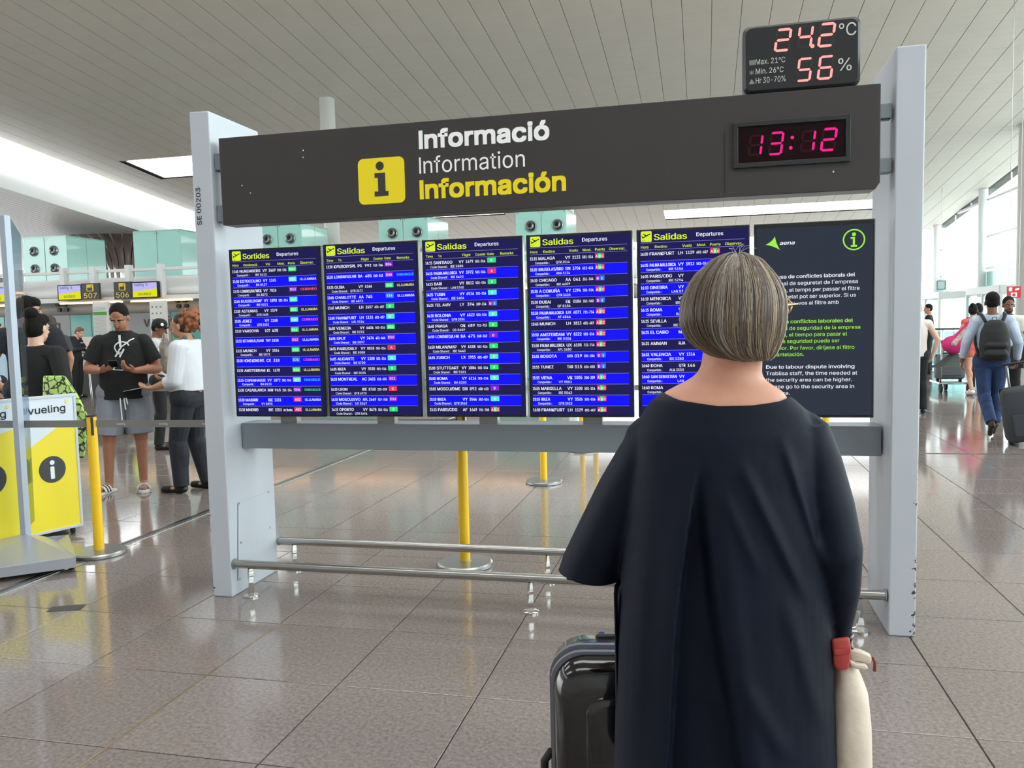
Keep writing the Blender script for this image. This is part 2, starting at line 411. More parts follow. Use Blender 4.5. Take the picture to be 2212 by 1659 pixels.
# ------------------------------------------------------------------ glazed wall on the right, round columns
wr = struct('wall_right', (XW, 30, 0))
whitef = M('white_window_frame', (226, 229, 230), .4)
gl = glassmat('clear_glass')
colY = [40.7-8.2*k for k in range(-2, 7)]
colY = [57.1, 48.1, 40.7, 32.5, 24.3, 16.1, 7.9, -.3, -8.5]
def zc(y): return cz(y) if y < 49 else cz(49)
for y in colY:
    MB().cyl((XW-.15, y, 0), (XW-.15, y, zc(y)), .19, n=20).build('facade_column', whitef, wr, smooth=.6)
for z in (3.45, 4.85, 6.45, 8.0, 9.5):
    yb = min(58, (Z0-z)/SL)
    MB().box(XW+.02, XW+.14, -11, yb, z-.05, z+.05).build('transom', whitef, wr)
MB().box(XW-.1, XW+.2, -11, 58, 2.28, 2.42).build('lintel', whitef, wr)
MB().box(XW+.02, XW+.12, -11, 58, 0, .12).build('sill', whitef, wr)
mull = []
for a, b in zip(colY, colY[1:]):
    n = 3
    for k in range(1, n+1):
        y = a+(b-a)*k/n; mull.append(y)
        if k < n: MB().box(XW+.04, XW+.1, y-.025, y+.025, 0, zc(y)-.02).build('mullion', whitef, wr)
edges = sorted(mull+[57.1])
zs = [.12, 2.28, 3.4, 4.8, 6.4, 7.95, 9.45, 12.4]
for a, b in zip(edges, edges[1:]):
    for z0, z1 in zip(zs, zs[1:]):
        if z0+.1 > cz(b): continue
        za, zb = min(z1, zc(a)), min(z1, zc(b))
        MB().prism([(XW+.07, a+.03, z0+.03), (XW+.07, b-.03, z0+.03), (XW+.07, b-.03, zb-.03), (XW+.07, a+.03, za-.03)], (.012, 0, 0)).build('pane', gl, wr)
# teal printed glass band above the doors
tg = glassmat('teal_print_glass', (120, 200, 190), .9)
for k, (a, b) in enumerate(zip(edges, edges[1:])):
    if a > 30: MB().box(XW-.02, XW-.005, a+.3, b-.15, 2.45, 3.3).build('teal_pane', M('teal_printed_pane', (160, 212, 204), .2), wr)
# far end of the hall: slim glazed wall
we = struct('wall_far', (0, 58, 0))
for k in range(16):
    x = -46+k*3.9; MB().box(x-.06, x+.06, 57.9, 58.1, 0, 6.2).build('mullion', whitef, we)
for z in (2.6, 5.0): MB().box(-46, XW, 57.95, 58.05, z-.06, z+.06).build('transom', whitef, we)
for k in range(15):
    x = -46+k*3.9
    for z0, z1 in ((.1, 2.54), (2.66, 4.94), (5.06, 6.2)): MB().box(x+.08, x+3.82, 57.98, 58.0, z0, z1).build('pane', gl, we)

wre = struct('wall_rear', (0, -11.5, 0))  # unseen wall behind the camera, added to shut out sky light from there
for k in range(29): MB().box(-46+k*2.02, -46+k*2.02+2.0, -11.6, -11.45, 0, 12.4).build('wall_panel', M('rear_wall_panel', (200, 200, 198), .6), wre)
def column(c, r, z1, lab, z0=0.):
    t = thing('round_column', (c.x, c.y, 0), lab, 'column')
    MB().cyl((c.x, c.y, z0), (c.x, c.y, z1), r, n=32).build('shaft', offw, t, smooth=.6)
    MB().cyl((c.x, c.y, z0), (c.x, c.y, z0+.12), r+.02, n=32).build('base_ring', steel, t, smooth=.6)
c = PC(706, 214); column(c, .235, cz(c.y)+.03, 'slim white round column rising above the sign to the ceiling')
c = PC(2232, 268); column(c, .42, cz(c.y)+.03, 'thick white round column at the right edge of the photo')
c = P(1228, 600, 24.5); column(V((c.x, c.y, 0)), .2, 4.95, 'low grey round post beside the vent box above the fourth monitor')

# fluted polished steel funnel under the lower roof
t = ceil
cx, cy = P(272, 560, 34).x, 34.
prof = [(1.55, 0), (1.55, 3.8), (1.58, 4.3), (1.75, 4.8), (2.2, 5.25), (2.6, 5.6), (3.1, 5.8)]
for k in range(40):
    a0, a1 = 2*pi*k/40+.012, 2*pi*(k+1)/40-.012; m = MB(); R = []
    for r_, z in prof:
        R.append([V((cx+r_*cos(a0), cy+r_*sin(a0), z)), V((cx+(r_+.05)*cos((a0+a1)/2), cy+(r_+.05)*sin((a0+a1)/2), z)), V((cx+r_*cos(a1), cy+r_*sin(a1), z)), V((cx+(r_-.06)*cos((a0+a1)/2), cy+(r_-.06)*sin((a0+a1)/2), z))])
    m.rings(R).build('steel_rib', M('well_steel', (190, 184, 178), .22, 1), t, smooth=.7)

# ------------------------------------------------------------------ check-in hall behind: vent boxes, beam, signs, desks
def ventbox(x0, x1, lab, nz, dy=1.7, z0=3.15, z1=4.53, Y=22.):
    t = thing('air_vent_box', ((x0+x1)/2, Y+dy/2, z0), lab, 'air vent', 'teal glass vent boxes over the check-in row')
    MB().box(x0+.03, x1-.03, Y+.03, Y+dy-.03, 0.0, z1-.03).build('core', M('vent_core', (205, 215, 212), .5), t)
    xm = (x0+x1)/2
    for a, b in ((x0, xm-.012), (xm+.012, x1)):
        o = MB().box(a, b, Y, Y+.025, z0, z1).build('glass_panel', teal, t, bevel=.004)
    for a, b in ((Y+.03, Y+dy/2-.01), (Y+dy/2+.01, Y+dy)):
        MB().box(x1-.025, x1, a, b, z0, z1).build('glass_panel', teal, t); MB().box(x0, x0+.025, a, b, z0, z1).build('glass_panel', teal, t)
    MB().box(x0, x1, Y, Y+dy, z1-.01, z1+.02).build('top_panel', teal, t)
    for a, z in nz:
        m = MB(); c = V((a, Y, z))
        R = []
        for r_, d in ((.155, 0), (.155, -.03), (.135, -.05), (.115, -.03), (.1, .04)):
            R.append([c+V((r_*cos(2*pi*i/24), d, r_*sin(2*pi*i/24))) for i in range(24)])
        m.rings(R).build('nozzle_ring', M('satin_grey_metal', (170, 172, 172), .3, .8), t, smooth=.8)
        nd = V((-.3, -1, .28)).normalized(); mm = MB(); X, Yb = basis(nd)
        mm.rings([[c+V((0, .02, 0))+nd*d+X*(r_*cos(2*pi*i/20))+Yb*(r_*sin(2*pi*i/20)) for i in range(20)] for r_, d in ((.1, 0), (.1, .05), (.065, .075), (.06, .02))], cap=False)
        mm.build('nozzle', M('satin_grey_metal', (170, 172, 172), .3, .8), t, smooth=.8)
        MB().cyl(c+nd*.03, c+nd*.035, .06, n=16).build('throat', M('vent_throat', (12, 12, 12), .8), t)
    for a in (x0+.06, xm-.06, xm+.06, x1-.06):
        MB().cyl((a, Y, z1-.07), (a, Y-.015, z1-.07), .014, n=8).build('glass_stud', steel, t)
Z4 = lambda x: [(x+.41, 4.1), (x+1.14, 4.1), (x+.41, 3.55), (x+1.14, 3.55)]
ventbox(-20.81, -19.2, 'leftmost teal glass vent box with four round nozzles', Z4(-20.81))
ventbox(-16.82, -15.2, 'teal glass vent box without nozzles left of the sign pillar', [])
ventbox(-12.75, -11.26, 'teal glass vent box with nozzles above the first monitor', Z4(-12.75))
ventbox(-8.89, -7.44, 'teal glass vent box with nozzles above the gap of second and third monitor', Z4(-8.89), 1.9)
ventbox(-4.93, -3.55, 'teal glass vent box with nozzles above the fourth monitor', Z4(-4.93))
# the beam gantry of the check-in row
YB = 19.
t = thing('check_in_beam', (-11, YB, 2.3), 'long white lighting beam with rail and posts over the check-in desks', 'beam')
x0b, x1b = -21, -1.5
MB().box(x0b, x1b, YB, YB+.25, 2.34, 2.46).build('lower_beam', white, t, bevel=.01)
MB().box(x0b, x1b, YB+.02, YB+.1, 3.1, 3.18).build('top_rail', white, t, bevel=.01)
for px in (41, 138, 203, 279, 348):
    x = P(px, 620, YB).x; MB().box(x-.07, x+.07, YB-.06, YB+.12, 2.4, 3.27).build('post', white, t, bevel=.008)
for x in (-11.2, -9.8, -8.2, -6.6, -5, -3.4, -1.8): MB().box(x-.07, x+.07, YB-.06, YB+.12, 2.4, 3.27).build('post', white, t, bevel=.008)
MB().box(x0b, x1b, YB+.35, YB+1.2, 2.62, 2.98).build('duct', M('duct_white', (232, 232, 230), .5), t, bevel=.05)
MB().cyl((x0b, YB+.3, 2.58), (x1b, YB+.3, 2.58), .11, n=20).build('light_tube', white, t, smooth=.6)
MB().cyl((x0b, YB+.9, 2.2), (x1b, YB+.9, 2.2), .17, n=24).build('grey_pipe', M('pipe_grey', (186, 188, 188), .4), t, smooth=.6)
led = M('warm_led_strip', (255, 196, 130), .5, emit=5)
for a, b in ((-21, -18.2), (-16.9, -15.0), (-14.7, -12.9), (-12.2, -9.8), (-9.1, -6.9), (-6.2, -4.0)):
    MB().box(a, b, YB-.015, YB+.07, 2.3, 2.336).build('led_strip', led, t)
for px in (133, 392):
    for dx, z in ((-.12, 2.33), (.12, 2.33), (-.08, 2.18), (.16, 2.18)):
        c = P(px, 655, YB+.7); MB().cyl((c.x+dx, YB+.72, z), (c.x+dx, YB+.66, z), .06, n=14).build('spotlight', blackpl, t, smooth=.6)
YS = YB-.17
def psign(px0, px1, py0, py1, Y): a = P(px0, py1, Y); b = P(px1, py0, Y); return a.x, b.x, a.z, b.z
def stuff(o): o['kind'] = 'stuff'; return o
def lettering(par, fr, items, mat, name='lettering'):
    m = MB()
    for it in items: text(m, it[0], fr, *it[1:4], **(it[4] if len(it) > 4 else {}))
    return stuff(m.build(name, mat, par, fixn=False))
gold = M('gold_numerals', (228, 200, 90), .4); signdark = M('sign_charcoal', (50, 48, 44), .4)
def bagdrop(x0, x1, z0, z1, lab):
    t = thing('bag_drop_screen', ((x0+x1)/2, YS, z0), lab, 'screen')
    MB().box(x0, x1, YS, YS+.08, z0, z1).build('housing', bezel, t, bevel=.006)
    w_, h_ = x1-x0, z1-z0; f = xz(YS-.004)
    a, b, c_, d = x0+.04, x1-.04, z0+.03, z1-.03
    m = MB(); poly(m, f, [(a, c_), (b, c_), (b, d), (a, d)]); m.build('display', M('lilac_screen', (190, 186, 250), .5, emit=1), t, fixn=False)
    f = xz(YS-.006); m = MB(); poly(m, f, [(a, c_), (b, c_), (b, c_+h_*.5), (a, c_+h_*.34)]); m.build('yellow_area', M('yellow_screen', (226, 226, 20), .5, emit=1), t, fixn=False)
    f = xz(YS-.008); W = b-a
    lettering(t, f, [('vueling', a+.07*W, c_+.66*h_, .075*h_/.4, dict(wd=.4*W, bold=.01)), ('5', a+.56*W, c_+.66*h_, .07*h_/.4, dict(bold=.02)), ('BAG DROP', a+.24*W, c_+.1*h_, .06*h_/.4, dict(wd=.52*W, bold=.01))], M('screen_dark_text', (50, 50, 70), .5))
def nsign(x0, x1, z0, z1, num, lab):
    t = thing('counter_number_sign', ((x0+x1)/2, YS, z0), lab, 'sign'); w_, h_ = x1-x0, z1-z0; xm = (x0+x1)/2
    MB().box(x0, x1, YS, YS+.07, z0, z1).build('panel', signdark, t, bevel=.004)
    f = xz(YS-.004); m = MB(); poly(m, f, rrect(xm-.2*w_, xm+.2*w_, z0+.5*h_, z1-.07*h_, .03)); m.build('pictogram_square', M('sign_gold', (225, 196, 40), .4), t, fixn=False)
    f = xz(YS-.007); m = MB(); poly(m, f, rrect(xm-.15*w_, xm+.12*w_, z0+.54*h_, z0+.73*h_, .01)); poly(m, f, rrect(xm+.05*w_, xm+.09*w_, z0+.7*h_, z0+.88*h_, .005)); m.build('suitcase_pictogram', signdark, t, fixn=False)
    lettering(t, f, [(num, xm, z0+.1*h_, .3*h_, dict(wd=.74*w_, al='C', bold=.015))], gold, 'numerals')
a = psign(125, 176, 614, 650, YS); bagdrop(*a, 'bag drop screen hanging left of the 507 number')
a = psign(177, 213, 611, 648, YS); nsign(*a, '507', 'charcoal 507 sign hung right against the left bag drop screen')
a = psign(247, 282, 608, 647, YS); nsign(*a, '506', 'charcoal 506 sign hung left of the right bag drop screen')
a = psign(285, 341, 607, 645, YS); bagdrop(*a, 'bag drop screen hanging right of the 506 number')
a = psign(-38, 16, 620, 655, YS); bagdrop(*a, 'bag drop screen at the left edge, cut off behind the glass totem')

# back wall panels
wb = struct('wall_back', (-12, 21.5, 0))
YW = 21.6
gp = M('grey_wall_panel', (176, 178, 178), .5); mint = M('mint_wall_panel', (122, 196, 188), .25)
xs = [P(px, 700, YW).x for px in (-60, 10, 98, 152, 198, 262, 370, 440)]
for a, b, mt in zip(xs, xs[1:], (mint, gp, gp, mint, mint, gp, mint)):
    MB().box(a+.015, b-.015, YW, YW+.08, .02, 2.3).build('wall_panel', mt, wb, bevel=.006)
for k in range(6):
    a = xs[-1]+k*1.75; MB().box(a+.015, a+1.735, YW, YW+.08, .02, 2.3).build('wall_panel', (gp, gp, mint)[k % 3], wb, bevel=.006)
f = xz(YW-.01); p0 = P(88, 715, YW); p1 = P(303, 707, YW); lg = M('charcoal_letters', (66, 68, 70), .5)
t = thing('wall_lettering', (p0.x, YW, p0.z), 'large dark lowercase letters on the grey wall behind the check-in desks at left', 'lettering')
q = P(131, 713, YW); lettering(t, f, [('vueling', q.x, q.z-.02, .32, dict(al='R', bold=.02))], lg)
t = thing('wall_lettering', (p1.x, YW, p1.z), 'large dark letters on the grey wall behind the cap wearer', 'lettering')
q = P(311, 706, YW); lettering(t, f, [('vueling', q.x, q.z, .3, dict(bold=.02))], lg)
# poster posts
def poster_post(px0, px1, py0, Y, lab, band=None, picto=False):
    a = P(px0, py0, Y); b = P(px1, py0, Y); t = thing('notice_post', ((a.x+b.x)/2, Y, 0), lab, 'notice')
    W = b.x-a.x; MB().box(a.x, b.x, Y, Y+.12, 0, a.z).build('post', white, t, bevel=.01)
    f = xz(Y-.004); m = MB(); poly(m, f, [(a.x+.02, .9), (b.x-.02, .9), (b.x-.02, a.z-.06), (a.x+.02, a.z-.06)]); m.build('poster', M('poster_paper', (216, 214, 210), .6), t, fixn=False)
    f = xz(Y-.007)
    if band is not None:
        m = MB(); poly(m, f, [(a.x+.02, band), (b.x-.02, band), (b.x-.02, band+.09), (a.x+.02, band+.09)]); m.build('green_band', M('green_print', (74, 150, 52), .5), t, fixn=False)
    m = MB(); z = a.z-.16
    while z > 1.02:
        if band is None or abs(z-band-.04) > .08:
            if picto and z > a.z-.6:
                for k in range(3): poly(m, f, rrect(a.x+W*(.2+.27*k)-.025, a.x+W*(.2+.27*k)+.025, z-.02, z+.02, .008))
                z -= .13
            else: poly(m, f, [(a.x+.07*W, z), (b.x-.07*W*(1+2*random.random()), z), (b.x-.07*W*2, z+.008), (a.x+.07*W, z+.008)])
        z -= .034
    stuff(m.build('print', M('grey_print', (128, 126, 124), .6), t, fixn=False))
poster_post(199, 231, 652, 18.6, 'white post with a green banded notice between the 507 and 506 signs', band=1.97)
poster_post(322, 355, 650, 18.6, 'white post with pictogram notices behind the cap wearer', picto=True)
# no-handbag sign under the beam
c = P(375/4.148, 440+815/4.148, YS)
# desks
for k, (px0, px1) in enumerate(((-40, 60), (62, 138), (146, 232), (238, 330), (336, 430))):
    a = P(px0, 755, 17).x; b = P(px1, 755, 17).x
    t = thing('check_in_desk', ((a+b)/2, 17, 0), ('steel fronted check-in desk at the left edge', 'steel fronted check-in desk behind the three waiting people', 'steel fronted check-in desk with the agent and card holder', 'steel fronted check-in desk behind the man in the black T-shirt', 'steel fronted check-in desk behind the woman in the white blouse')[k], 'desk', 'check-in desks in a row')
    MB().box(a, b, 17, 17.7, 0, .72).build('plinth', M('desk_black', (30, 30, 32), .4), t)
    MB().box(a, b, 16.97, 17.7, .62, 1.03).build('front_panel', steel, t, bevel=.01)
    MB().box(a+.005, b-.005, 16.9, 17.75, 1.03, 1.12).build('worktop', M('desk_green_grey', (140, 154, 150), .3), t, bevel=.01)
def mon(px0, px1, py0, Y, lab):
    a = P(px0, py0, Y); b = P(px1, py0, Y); t = thing('desk_monitor', ((a.x+b.x)/2, Y, 1.12), lab, 'monitor')
    MB().box(a.x, b.x, Y, Y+.05, 1.2, a.z).build('screen_housing', blackpl, t, bevel=.008); MB().cyl(((a.x+b.x)/2, Y+.06, 1.121), ((a.x+b.x)/2, Y+.06, 1.3), .03).build('stand', blackpl, t); MB().cyl(((a.x+b.x)/2, Y+.06, 1.12), ((a.x+b.x)/2, Y+.06, 1.14), .1).build('foot', blackpl, t)
mon(198, 222, 733, 17.3, 'black desk monitor beside the cardboard card holder')
a = P(178, 753, 17.1); t = MB().prism([(a.x, 17.1, 1.12), (a.x+.3, 17.1, 1.12), (a.x+.3, 17.1, 1.42), (a.x, 17.1, 1.42)], (0, .12, 0)).build('card_holder', M('beige_card', (226, 208, 196), .6), None, bevel=.004)
tag(t, 'small pale box standing on the check-in desk', 'box')

# ------------------------------------------------------------------ the information gantry
YD, DP, HP = 4.063, .514, None
t = thing('information_gantry', (-.9, 4.3, 0), 'grey-blue steel frame carrying the dark Informació sign between two broad pillars', 'sign frame')
gantry = t
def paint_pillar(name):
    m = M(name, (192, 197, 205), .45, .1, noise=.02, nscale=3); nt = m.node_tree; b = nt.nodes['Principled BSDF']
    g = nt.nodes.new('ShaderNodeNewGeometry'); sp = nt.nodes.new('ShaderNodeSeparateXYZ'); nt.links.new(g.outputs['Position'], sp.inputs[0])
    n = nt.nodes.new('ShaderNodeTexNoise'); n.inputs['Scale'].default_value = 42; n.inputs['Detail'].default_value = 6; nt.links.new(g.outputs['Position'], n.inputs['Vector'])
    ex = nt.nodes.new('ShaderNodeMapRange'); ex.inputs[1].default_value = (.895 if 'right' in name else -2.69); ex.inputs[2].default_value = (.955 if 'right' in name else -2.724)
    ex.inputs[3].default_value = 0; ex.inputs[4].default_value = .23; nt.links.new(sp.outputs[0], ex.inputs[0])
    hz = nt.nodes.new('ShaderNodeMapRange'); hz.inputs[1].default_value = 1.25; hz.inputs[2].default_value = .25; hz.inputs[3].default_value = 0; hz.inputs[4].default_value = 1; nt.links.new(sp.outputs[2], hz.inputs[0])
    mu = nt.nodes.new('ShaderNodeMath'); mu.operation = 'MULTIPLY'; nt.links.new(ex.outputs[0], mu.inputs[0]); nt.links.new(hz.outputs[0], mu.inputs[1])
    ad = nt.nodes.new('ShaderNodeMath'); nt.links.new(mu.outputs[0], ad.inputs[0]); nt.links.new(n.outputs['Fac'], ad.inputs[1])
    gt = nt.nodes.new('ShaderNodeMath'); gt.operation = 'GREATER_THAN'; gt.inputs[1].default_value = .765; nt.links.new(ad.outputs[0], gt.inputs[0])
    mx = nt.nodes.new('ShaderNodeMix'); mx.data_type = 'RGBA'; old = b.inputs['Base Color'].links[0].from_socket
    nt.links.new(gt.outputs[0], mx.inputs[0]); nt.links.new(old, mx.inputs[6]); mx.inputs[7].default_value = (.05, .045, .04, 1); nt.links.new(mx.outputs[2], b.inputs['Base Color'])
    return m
def pillar(nm, mat, tl, tr, bl, br, lab):
    Q = [P(*bl, YD), P(*br, YD), P(*tr, YD), P(*tl, YD)]
    for q in Q[:2]: q.z = 0
    return MB().prism(Q, (0, DP, 0)).build(nm, mat, gantry, bevel=.006)
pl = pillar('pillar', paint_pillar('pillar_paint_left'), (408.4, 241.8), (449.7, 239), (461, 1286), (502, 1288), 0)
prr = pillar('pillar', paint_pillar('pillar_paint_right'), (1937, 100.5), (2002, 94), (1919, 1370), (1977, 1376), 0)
XL, XR = -2.593, .828
# access plate with screws on the inner face of the left pillar
Q = [PX(514, 1254, XL), PX(583, 1218, XL), PX(580, 1062, XL), PX(514, 1086, XL)]
MB().prism([q+V((.001, 0, 0)) for q in Q], (.002, 0, 0)).build('access_plate', M('pillar_plate', (192, 197, 205), .4, .2), pl, bevel=.0008)
for q in (PX(517, 1250, XL), PX(519, 1172, XL), PX(516, 1087, XL), PX(581, 1220, XL), PX(582, 1140, XL), PX(579, 1063, XL)):
    MB().cyl(q+V((.002, 0, 0)), q+V((.006, 0, 0)), .006, n=8).build('screw', steel, pl)
# serial lettering up the front of the left pillar
a = P(436, 486, YD-.002); b = P(431, 405, YD-.002); m = MB()
text(m, 'SE 00203', lambda u, v, k=0: V((a.x-v, YD-.002, a.z+u)), 0, 0, .027, wd=b.z-a.z, bold=.012); m.build('serial_lettering', M('serial_black', (50, 52, 56), .6), pl, fixn=False)
# sign box
A, B_, Cc, D_ = P(482, 487, YD), P(1901, 408, YD), P(1903, 180, YD), P(472, 299, YD)
Q = [(A.x, A.z), (B_.x-.02, B_.z), (B_.x, B_.z+.03), (Cc.x, Cc.z), (D_.x, D_.z)]
sgn = MB().prism([(x, YD-.002, z) for x, z in Q], (0, .13, 0)).build('sign_panel', signbrown, gantry, bevel=.003)
zb, zt = A.z, D_.z
for z, xx in ((P(470, 345, YD+.05).z, 0), (P(470, 457, YD+.05).z, 0)):
    MB().box(XL, A.x+.02, YD+.03, YD+.1, z-.06, z+.03).build('bracket', beamgrey, gantry, bevel=.003)
for z in (P(1912, 240, YD+.05).z, P(1912, 357, YD+.05).z):
    MB().box(B_.x-.02, XR+.005, YD+.03, YD+.1, z-.035, z+.03).build('bracket', beamgrey, gantry, bevel=.003)
MB().cyl((B_.x, YD+.05, P(1912, 249, YD).z), (XR, YD+.05, P(1912, 249, YD).z), .008, n=8).build('cable', darkm, gantry)
SF = YD-.004
f = xz(SF)
def stext(body, x0, yb0, x1, yb1, ycap, bold):
    a = P(x0, yb0, SF); b = P(x1, yb1, SF); c = P(x0, ycap, SF); return (body, a.x, (a.z+b.z)/2, c.z-a.z, dict(wd=b.x-a.x, bold=bold, res=6))
lettering(sgn, f, [stext('Informació', 905, 321, 1187, 303, 283, .034)], whitep, 'white_bold_lettering')
lettering(sgn, f, [stext('Information', 906, 374, 1134, 361, 339, .004)], whitep, 'white_light_lettering')
lettering(sgn, f, [stext('Información', 907, 430, 1223, 413, 391, .034)], yellowp, 'yellow_bold_lettering')
a = P(776, 443, SF); b = P(872, 337, SF); m = MB(); poly(m, f, rrect(a.x, b.x+.002, a.z, b.z, .03, 6)); m.build('pictogram_square', yellowp, sgn, fixn=False)
f2 = xz(SF-.002); m = MB(); cx_ = (a.x+b.x)/2; s_ = (b.x-a.x); zc_ = a.z
poly(m, f2, [(cx_-.005+.088*s_*cos(2*pi*i/24), zc_+.76*s_+.088*s_*sin(2*pi*i/24)) for i in range(24)])
poly(m, f2, [(cx_-.14*s_, zc_+.62*s_), (cx_-.14*s_, zc_+.53*s_), (cx_-.07*s_, zc_+.53*s_), (cx_-.07*s_, zc_+.25*s_), (cx_-.15*s_, zc_+.25*s_), (cx_-.15*s_, zc_+.155*s_), (cx_+.15*s_, zc_+.155*s_), (cx_+.15*s_, zc_+.25*s_), (cx_+.09*s_, zc_+.25*s_), (cx_+.09*s_, zc_+.62*s_)])
m.build('letter_i', signbrown, sgn, fixn=False)
m = MB()
for x, y in ((523, 401), (541, 417), (655, 325), (655, 340), (1800, 371)):
    a = P(x, y, SF); poly(m, f2, [(a.x-.004, a.z-.003), (a.x+.005, a.z-.003), (a.x, a.z+.006)])
stuff(m.build('paint_chip', whitep, sgn, fixn=False))
a = P(1565, 330, SF); MB().box(a.x, a.x+.0015, SF-.001, YD, zb+.02, zb+.3).build('panel_seam', darkm, sgn)
# cross beam
a = P(522, 914, 4.234); b = P(523, 968.3, 4.234)
MB().box(XL, XR, 4.234, 4.40, b.z, a.z).build('cross_beam', beamgrey, gantry, bevel=.004)
for px in (633, 841, 1060, 1283, 1540, 1720):
    x = P(px, 905, 4.3).x; MB().box(x-.05, x+.05, 4.25, 4.3, a.z, 1.035).build('screen_bracket', M('bracket_steel', (150, 150, 148), .4, .6), gantry)

# seven segment displays
SEG = {'0': 'abcdef', '1': 'bc', '2': 'abged', '3': 'abgcd', '4': 'fgbc', '5': 'afgcd', '6': 'afgedc', '8': 'abcdefg'}
def seg7(on, off, fr, ch, u, v, W, H, sl=.12, th=.13):
    t_ = th*W*1.25; h = H/2; g = t_*.12
    def hseg(y): return [(g+t_*.5, y), (g+t_, y+t_/2), (W-g-t_, y+t_/2), (W-g-t_*.5, y), (W-g-t_, y-t_/2), (g+t_, y-t_/2)]
    def vseg(x, y): return [(x, y+g+t_*.3), (x+t_/2, y+g+t_*.8), (x+t_/2, y+h-g-t_*.8), (x, y+h-g-t_*.3), (x-t_/2, y+h-g-t_*.8), (x-t_/2, y+g+t_*.8)]
    S = dict(a=hseg(H-t_/2), g=hseg(h), d=hseg(t_/2), f=vseg(t_/2, h), e=vseg(t_/2, 0), b=vseg(W-t_/2, h), c=vseg(W-t_/2, 0))
    for k, p in S.items(): poly(on if k in SEG[ch] else off, fr, [(u+x+sl*y, v+y) for x, y in p])
pink = M('pink_led', (255, 30, 140), .5, emit=1.15); ghost = M('unlit_led', (54, 12, 22), .5, emit=.8)
YC = SF
ca = P(1584, 366, YC); cb = P(1837, 247, YC); cc = P(1583.3, 267.5, YC); ce = P(1839, 348.5, YC)
ck = thing('digital_clock', ((ca.x+cb.x)/2, YD, ca.z), 'digital clock reading 13:12 in pink digits, set into the dark sign', 'clock')
x0, x1 = ca.x, cb.x; z0, z1 = (ca.z+ce.z)/2, (cb.z+cc.z)/2; tb = .022
for q in ((x0, x1, z0, z0+tb), (x0, x1, z1-tb, z1), (x0, x0+tb, z0+tb, z1-tb), (x1-tb, x1, z0+tb, z1-tb)):
    MB().box(q[0], q[1], SF-.016, SF+.001, q[2], q[3]).build('frame_bar', M('clock_frame', (34, 36, 38), .3), ck, bevel=.002)
MB().box(x0+tb, x1-tb, SF-.006, SF, z0+tb, z1-tb).build('dark_window', M('clock_window', (26, 6, 9), .25, spec=.12), ck)
on, off = MB(), MB(); f = xz(SF-.008)
def zpx(x, y): return P(x, y, YC)
def digs(L):
    for ch, xa, ya, xb, yb, sc, ox, oy in L:
        a = P(ox+xa/sc, oy+ya/sc, YC); b = P(ox+xb/sc, oy+yb/sc, YC); H = b.z-a.z
        seg7(on, off, f, ch, a.x, a.z, (b.x-a.x)-.12*H, H)
digs([('1', 222, 1100, 345, 935, 3.455, 1550, 20), ('3', 372, 1095, 500, 912, 3.455, 1550, 20), ('1', 610, 1070, 738, 900, 3.455, 1550, 20), ('2', 760, 1066, 898, 882, 3.455, 1550, 20)])
for x, y in ((557, 960), (545, 1037)):
    c = P(1550+x/3.455, 20+y/3.455, YC); poly(on, f, [(c.x+.008*cos(2*pi*i/10), c.z+.008*sin(2*pi*i/10)) for i in range(10)])
stuff(on.build('lit_digits', pink, ck, fixn=False)); stuff(off.build('unlit_segments', ghost, ck, fixn=False))
# temperature and humidity display standing on the sign
YT = YD-.01
A, B_, Cc, D_ = P(1605, 204, YT), P(1859, 182, YT), P(1859, 30, YT), P(1603, 60, YT)
tt = thing('temperature_display', ((A.x+B_.x)/2, YD, zt), 'black temperature and humidity display reading 24.2 and 56, on top of the sign', 'display')
m = MB(); R = []
zz0 = zt+.001; zz1 = (Cc.z+D_.z)/2
for d, i_ in ((.09, 0), (.015, 0), (0, .012)):
    R.append([V((a, YT+d, b)) for a, b in rrect(A.x+i_, B_.x-i_, zz0+i_, zz1-i_, .03, 5)])
m.rings(R).build('case', M('display_case', (26, 28, 32), .4), tt, smooth=.5)
f = xz(YT-.002); on, off = MB(), MB(); YC = YT-.002
digs([('2', 418, 322, 560, 135, 3.455, 1550, 20), ('4', 588, 296, 722, 115, 3.455, 1550, 20), ('2', 742, 288, 888, 92, 3.455, 1550, 20), ('5', 583, 545, 716, 355, 3.455, 1550, 20), ('6', 738, 530, 876, 338, 3.455, 1550, 20)])
c = P(1550+708/3.455, 20+276/3.455, YT); poly(on, f, [(c.x+.009*cos(2*pi*i/12), c.z+.009*sin(2*pi*i/12)) for i in range(12)])
redled = bpy.data.materials.new('red_led'); redled.use_nodes = True; b = redled.node_tree.nodes['Principled BSDF']; b.inputs['Base Color'].default_value = (.02, 0, 0, 1)
b.inputs['Emission Color'].default_value = (1, .24, .22, 1); b.inputs['Emission Strength'].default_value = 1.9*EXPK
stuff(on.build('lit_digits', redled, tt, fixn=False)); stuff(off.build('unlit_segments', M('unlit_grey_seg', (44, 40, 42), .5), tt, fixn=False))
def zt_(body, xa, ya, xb, ycap, bold=.005):
    s = 3.455; a = P(1550+xa/s, 20+ya/s, YT); b = P(1550+xb/s, 20+ya/s, YT); c = P(1550+xa/s, 20+ycap/s, YT)
    return (body, a.x, a.z, c.z-a.z, dict(wd=b.x-a.x, bold=bold, res=3))
lettering(tt, f, [zt_('°C', 905, 203, 1035, 108), zt_('%', 900, 462, 1000, 370), zt_('Max. 21°C', 285, 415, 505, 375), zt_('Min. 26°C', 285, 486, 492, 446), zt_('Hr 30-70%', 285, 556, 508, 514)], M('display_print', (214, 214, 208), .5))
m = MB(); s = 3.455
a = P(1550+238/s, 20+420/s, YT); 
